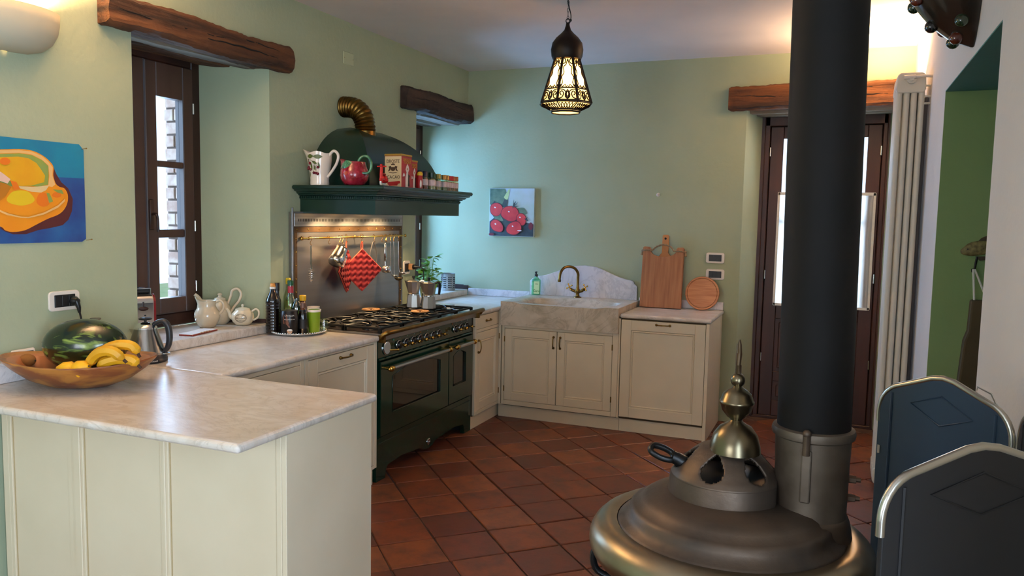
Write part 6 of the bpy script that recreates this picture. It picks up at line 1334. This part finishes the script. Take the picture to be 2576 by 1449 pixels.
b = MB(); b.lathe([(.09, H-1.182), (.075, H-1.20)], (-.02, 0, 0), 40); b.build('ceiling_collar', m_soot, c)
# ------------------------------------------------------------------ radiator
RX0, RX1, RY = 3.357, 3.513, -1.30
c = thing('column_radiator', 'tall cream four-column radiator by the white wall and back door', 'radiator', ((RX0+RX1)/2, RY, .03))
sec = None
for k in range(5):
    y = RY+.024+k*.060
    b = MB(); hh = (RX1-RX0)
    for s_ in range(4):
        x = RX0+.020+s_*(hh-.040)/3; b.tube([(x, y, .12), (x, y, 2.39)], .0165, 12)
    o = b
    # pressed heads at top and bottom
    for z0, z1 in ((2.36, 2.475), (.05, .15)):
        P = [(RX0, z0+.02), (RX0+.006, z1-.014) if z0 > 1 else (RX0, z1-.01), (RX0+.02, z1), (RX1-.02, z1), (RX1-.004, z1-.016), (RX1, z0+.02), (RX1-.01, z0), (RX0+.01, z0)]; b.prism(P, 'y', y-.022, y+.022)
    b.build('radiator_section', m_rad, c, world=True, bevel=.006)
b = MB(); b.X = Matrix.Translation(((RX0+RX1)/2+.0, RY+.0, 2.435))@Matrix.Rotation(pi/2, 4, 'X'); b.lathe([(.026, 0), (.024, .010), (.012, .014), (.012, .03)], n=20); b.build('end_plug', m_rad, c, world=True)
b = MB(); b.tube([((RX0+RX1)/2-.04, RY-.018, 2.445), ((RX0+RX1)/2+.02, RY-.022, 2.445)], .012, 12); b.tube([((RX0+RX1)/2+.02, RY-.022, 2.445), (RX1-.01, RY-.02, 2.448), (3.538, RY-.005, 2.448)], .008, 10); b.build('air_valve', m_wplastic, c, world=True)
b = MB()
for z in (2.40, 2.34, 2.30):
    b.tube([(RX1-.01, RY+.02, z), (3.538, RY+.02, z)], .006, 8)
b.build('wall_bracket', m_rad, c, world=True)['kind'] = 'stuff'
c = thing('riser_pipe', 'grey metal riser pipe in the gap between radiator and white wall', 'pipe', (3.522, -1.18, .0))
b = MB(); b.tube([(0, 0, 0), (0, 0, 2.30), (.003, 0, 2.33), (.012, 0, 2.345)], .0145, 16); b.build('pipe', mat('grey_pipe', '#8d8580', .35, .3), c)
# ------------------------------------------------------------------ folding screen
def panel_screen(parent, a, b_, mt, name):
    """panel from a to b_ (xy), gabled top with chrome edge"""
    a = Vector((*a, 0)); b_ = Vector((*b_, 0)); d = (b_-a); w_ = d.length; d.normalize(); nrm = Vector((d.y, -d.x, 0)); hs, hp, t = 1.215, 1.252, .011
    prof = [(0, .02), (w_, .02), (w_, hs-.075)]+[(w_-.07*(1-cos(radians(q))), hs-.075+.078*sin(radians(q))) for q in range(12, 79, 11)]+[(w_*.58, hp-.004), (w_*.5, hp), (w_*.42, hp-.004)]+[(.07*(1-cos(radians(q))), hs-.075+.078*sin(radians(q))) for q in range(78, 0, -11)]+[(0, hs-.075)]
    def P(u_, z, o_): q = a+d*u_+nrm*o_; return (q.x, q.y, z)
    m_ = MB(); n = len(prof); vs = [P(u_, z, -t/2) for u_, z in prof]+[P(u_, z, t/2) for u_, z in prof]
    m_.add(vs, [list(range(n))[::-1], list(range(n, 2*n))]); m_.add(vs, [(k, (k+1) % n, n+(k+1) % n, n+k) for k in range(n)])
    o = m_.build(name, mt, parent, world=True, bevel=.002)
    tr = MB(); top = [(w_, hs-.10)]+prof[2:]+[(0, hs-.10)]; tr.tube([P(u_, z, 0) for u_, z in top], .0075, 10); tr.build('chrome_edge', m_alu, o, world=True)
    for s_ in (1, -1):
        ri = MB()
        for u_ in (.035, w_-.035): ri.box(-1, -1, 0, 0, 0, 0) if False else ri.tube([P(u_, .06, s_*t/2), P(u_, hs-.02, s_*t/2)], .0035, 6)
        lz = [P(.085, hs-.035, s_*t/2), P(w_*.5, hs-.005, s_*t/2), P(w_-.085, hs-.045, s_*t/2), P(w_*.5, hs-.075, s_*t/2)]; ri.tube(lz, .0024, 6, closed=True)
        ri.build('pressed_rib', mt, o, world=True)
    return o
c = thing('folding_screen', 'three-leaf sheet metal stove screen with chrome top edges beside the stove', 'screen', (3.33, -4.66, 0))
pA = panel_screen(c, (3.214, -4.254), (3.466, -4.453), m_navy, 'screen_leaf'); pC = panel_screen(c, (3.478, -4.462), (3.505, -4.800), m_graph, 'screen_leaf'); pB = panel_screen(c, (3.181, -5.068), (3.480, -4.855), m_graph, 'screen_leaf')
b = MB(); b.box(3.2135, 3.2185, -4.2665, -4.260, 1.035, 1.055); b.build('white_tag', m_wplastic, pA, world=True)
b = MB(); b.tube([(3.40, -4.40, 1.215), (3.405, -4.385, 1.245), (3.43, -4.40, 1.235), (3.445, -4.42, 1.20)], .003, 6); b.build('wire_catch', m_chrome, pA, world=True)
for z in (.3, .95):
    b = MB(); b.cyl((3.472, -4.458, z-.03), (3.472, -4.458, z+.03), .007, 8); b.build('hinge', m_chrome, pA, world=True)
    b = MB(); b.cyl((3.498, -4.83, z-.03), (3.498, -4.83, z+.03), .007, 8); b.build('hinge', m_chrome, pC, world=True)
# ------------------------------------------------------------------ studded ornament on the white wall
c = thing('studded_lantern', 'dark glazed wall lantern with pointed tip and glass studs, high on the white wall', 'wall lamp', (XR, -2.86, 2.295)); c.scale = (1.5, 1.2, 1.2)
b = MB(); rows = []; n = 20; prf = [(.006, 0), (.05, .02), (.10, .07), (.150, .15), (.19, .24), (.205, .32), (.20, .38), (.17, .42)]
for r, z in prf: rows += [(-r*abs(sin(pi*k/n))*1.0-.001, .85*r*cos(pi*k/n)+.05*(1-z/.42)*0, z) for k in range(n+1)]
K = n+1; b.add(rows, [(i*K+k, i*K+k+1, (i+1)*K+k+1, (i+1)*K+k) for i in range(len(prf)-1) for k in range(n)], True); b.add(rows[-K:], [list(range(K))]); b.build('shell', mat('dark_glaze', '#241d16', .2, color2='#2f2a22', scale=8, coat=.6), c)
rn = random.Random(2); sg = [mat('green_stud', '#16301a', .08, coat=1), mat('amber_stud', '#5a2210', .08, coat=1), mat('black_stud', '#0d0d0f', .08, coat=1)]
for i, (r, z) in enumerate(((.06, .025), (.10, .07), (.150, .15), (.19, .24), (.205, .33))):
    m_ = (2, 3, 4, 5, 6)[i]
    for k in range(m_):
        a = pi*(k+.5+(.15 if i % 2 else 0))/m_; q = MB(); q.ball((-r*sin(a)-.003, .85*r*cos(a), z), .021, 14, (.8, .8, 1)); q.build('glass_stud', sg[(i+k) % 3], c)
# ------------------------------------------------------------------ things hanging in the passage
c = thing('fish_hook', 'carved wooden fish hanger on the green passage wall', 'hook', (3.735, -2.002, 1.49))
b = MB(); n = 14; S_ = [(-.085, 0, -.010), (-.06, 0, -.004), (-.03, 0, .006), (.01, 0, .014), (.05, 0, .012), (.09, 0, .004)]; b.tube(spline(S_, 4), [.006, .012, .016, .02, .024, .028, .031, .033, .034, .035, .035, .035, .034, .033, .032, .03, .028, .025, .022, .018, .012], 14); b.v = [(x, y*.35-.012, z) for x, y, z in b.v]; b.build('fish_body', m_fish, c)
b = MB(); b.prism([(-.03, .022), (.0, .06), (.03, .075), (.06, .04), (.05, .02)], 'y', -.014, -.008); b.build('fin', mat('fin_brown', '#3a2f1c', .6), c)
b = MB(); b.prism([(-.02, -.03), (0, -.05), (.03, -.045), (.02, -.028)], 'y', -.014, -.008); b.build('fin', mat('fin_brown', '#3a2f1c', .6), c)
b = MB(); b.ball((-.055, -.018, .004), .005, 8); b.build('eye', m_black, c)
b = MB(); b.tube(spline([(-.012, -.01, -.03), (-.018, -.014, -.07), (-.022, -.02, -.10), (-.03, -.03, -.105), (-.032, -.035, -.09)], 4), .005, 8); b.build('hook', m_iron, c)
c = thing('canvas_bag', 'khaki canvas bag hanging from white straps in the passage', 'bag', (3.752, -2.05, .80))
b = MB(); b.prism([(-.085, 0), (.085, 0), (.075, .45), (-.05, .452), (-.055, .30), (-.07, .25)], 'y', -.035, .03); b.build('bag_body', m_khaki, c, bevel=.01)
b = MB(); b.tube([(-.035, -.01, .45), (-.048, -.012, .60)], .005, 6); b.tube([(.02, -.01, .45), (-.042, -.012, .60)], .005, 6); b.build('strap', m_bagw, c)
c = thing('tote_bag', 'white cloth bag behind the khaki one in the passage', 'bag', (3.72, -2.012, .68)); b = MB(); b.prism([(-.06, 0), (.08, 0), (.06, .30), (.0, .30)], 'y', -.008, .006); b.build('cloth', m_bagw, c, bevel=.004)
b = MB(); b.tube([(0, 0, .29), (.01, 0, .40)], .004, 6); b.build('strap', m_bagw, c)
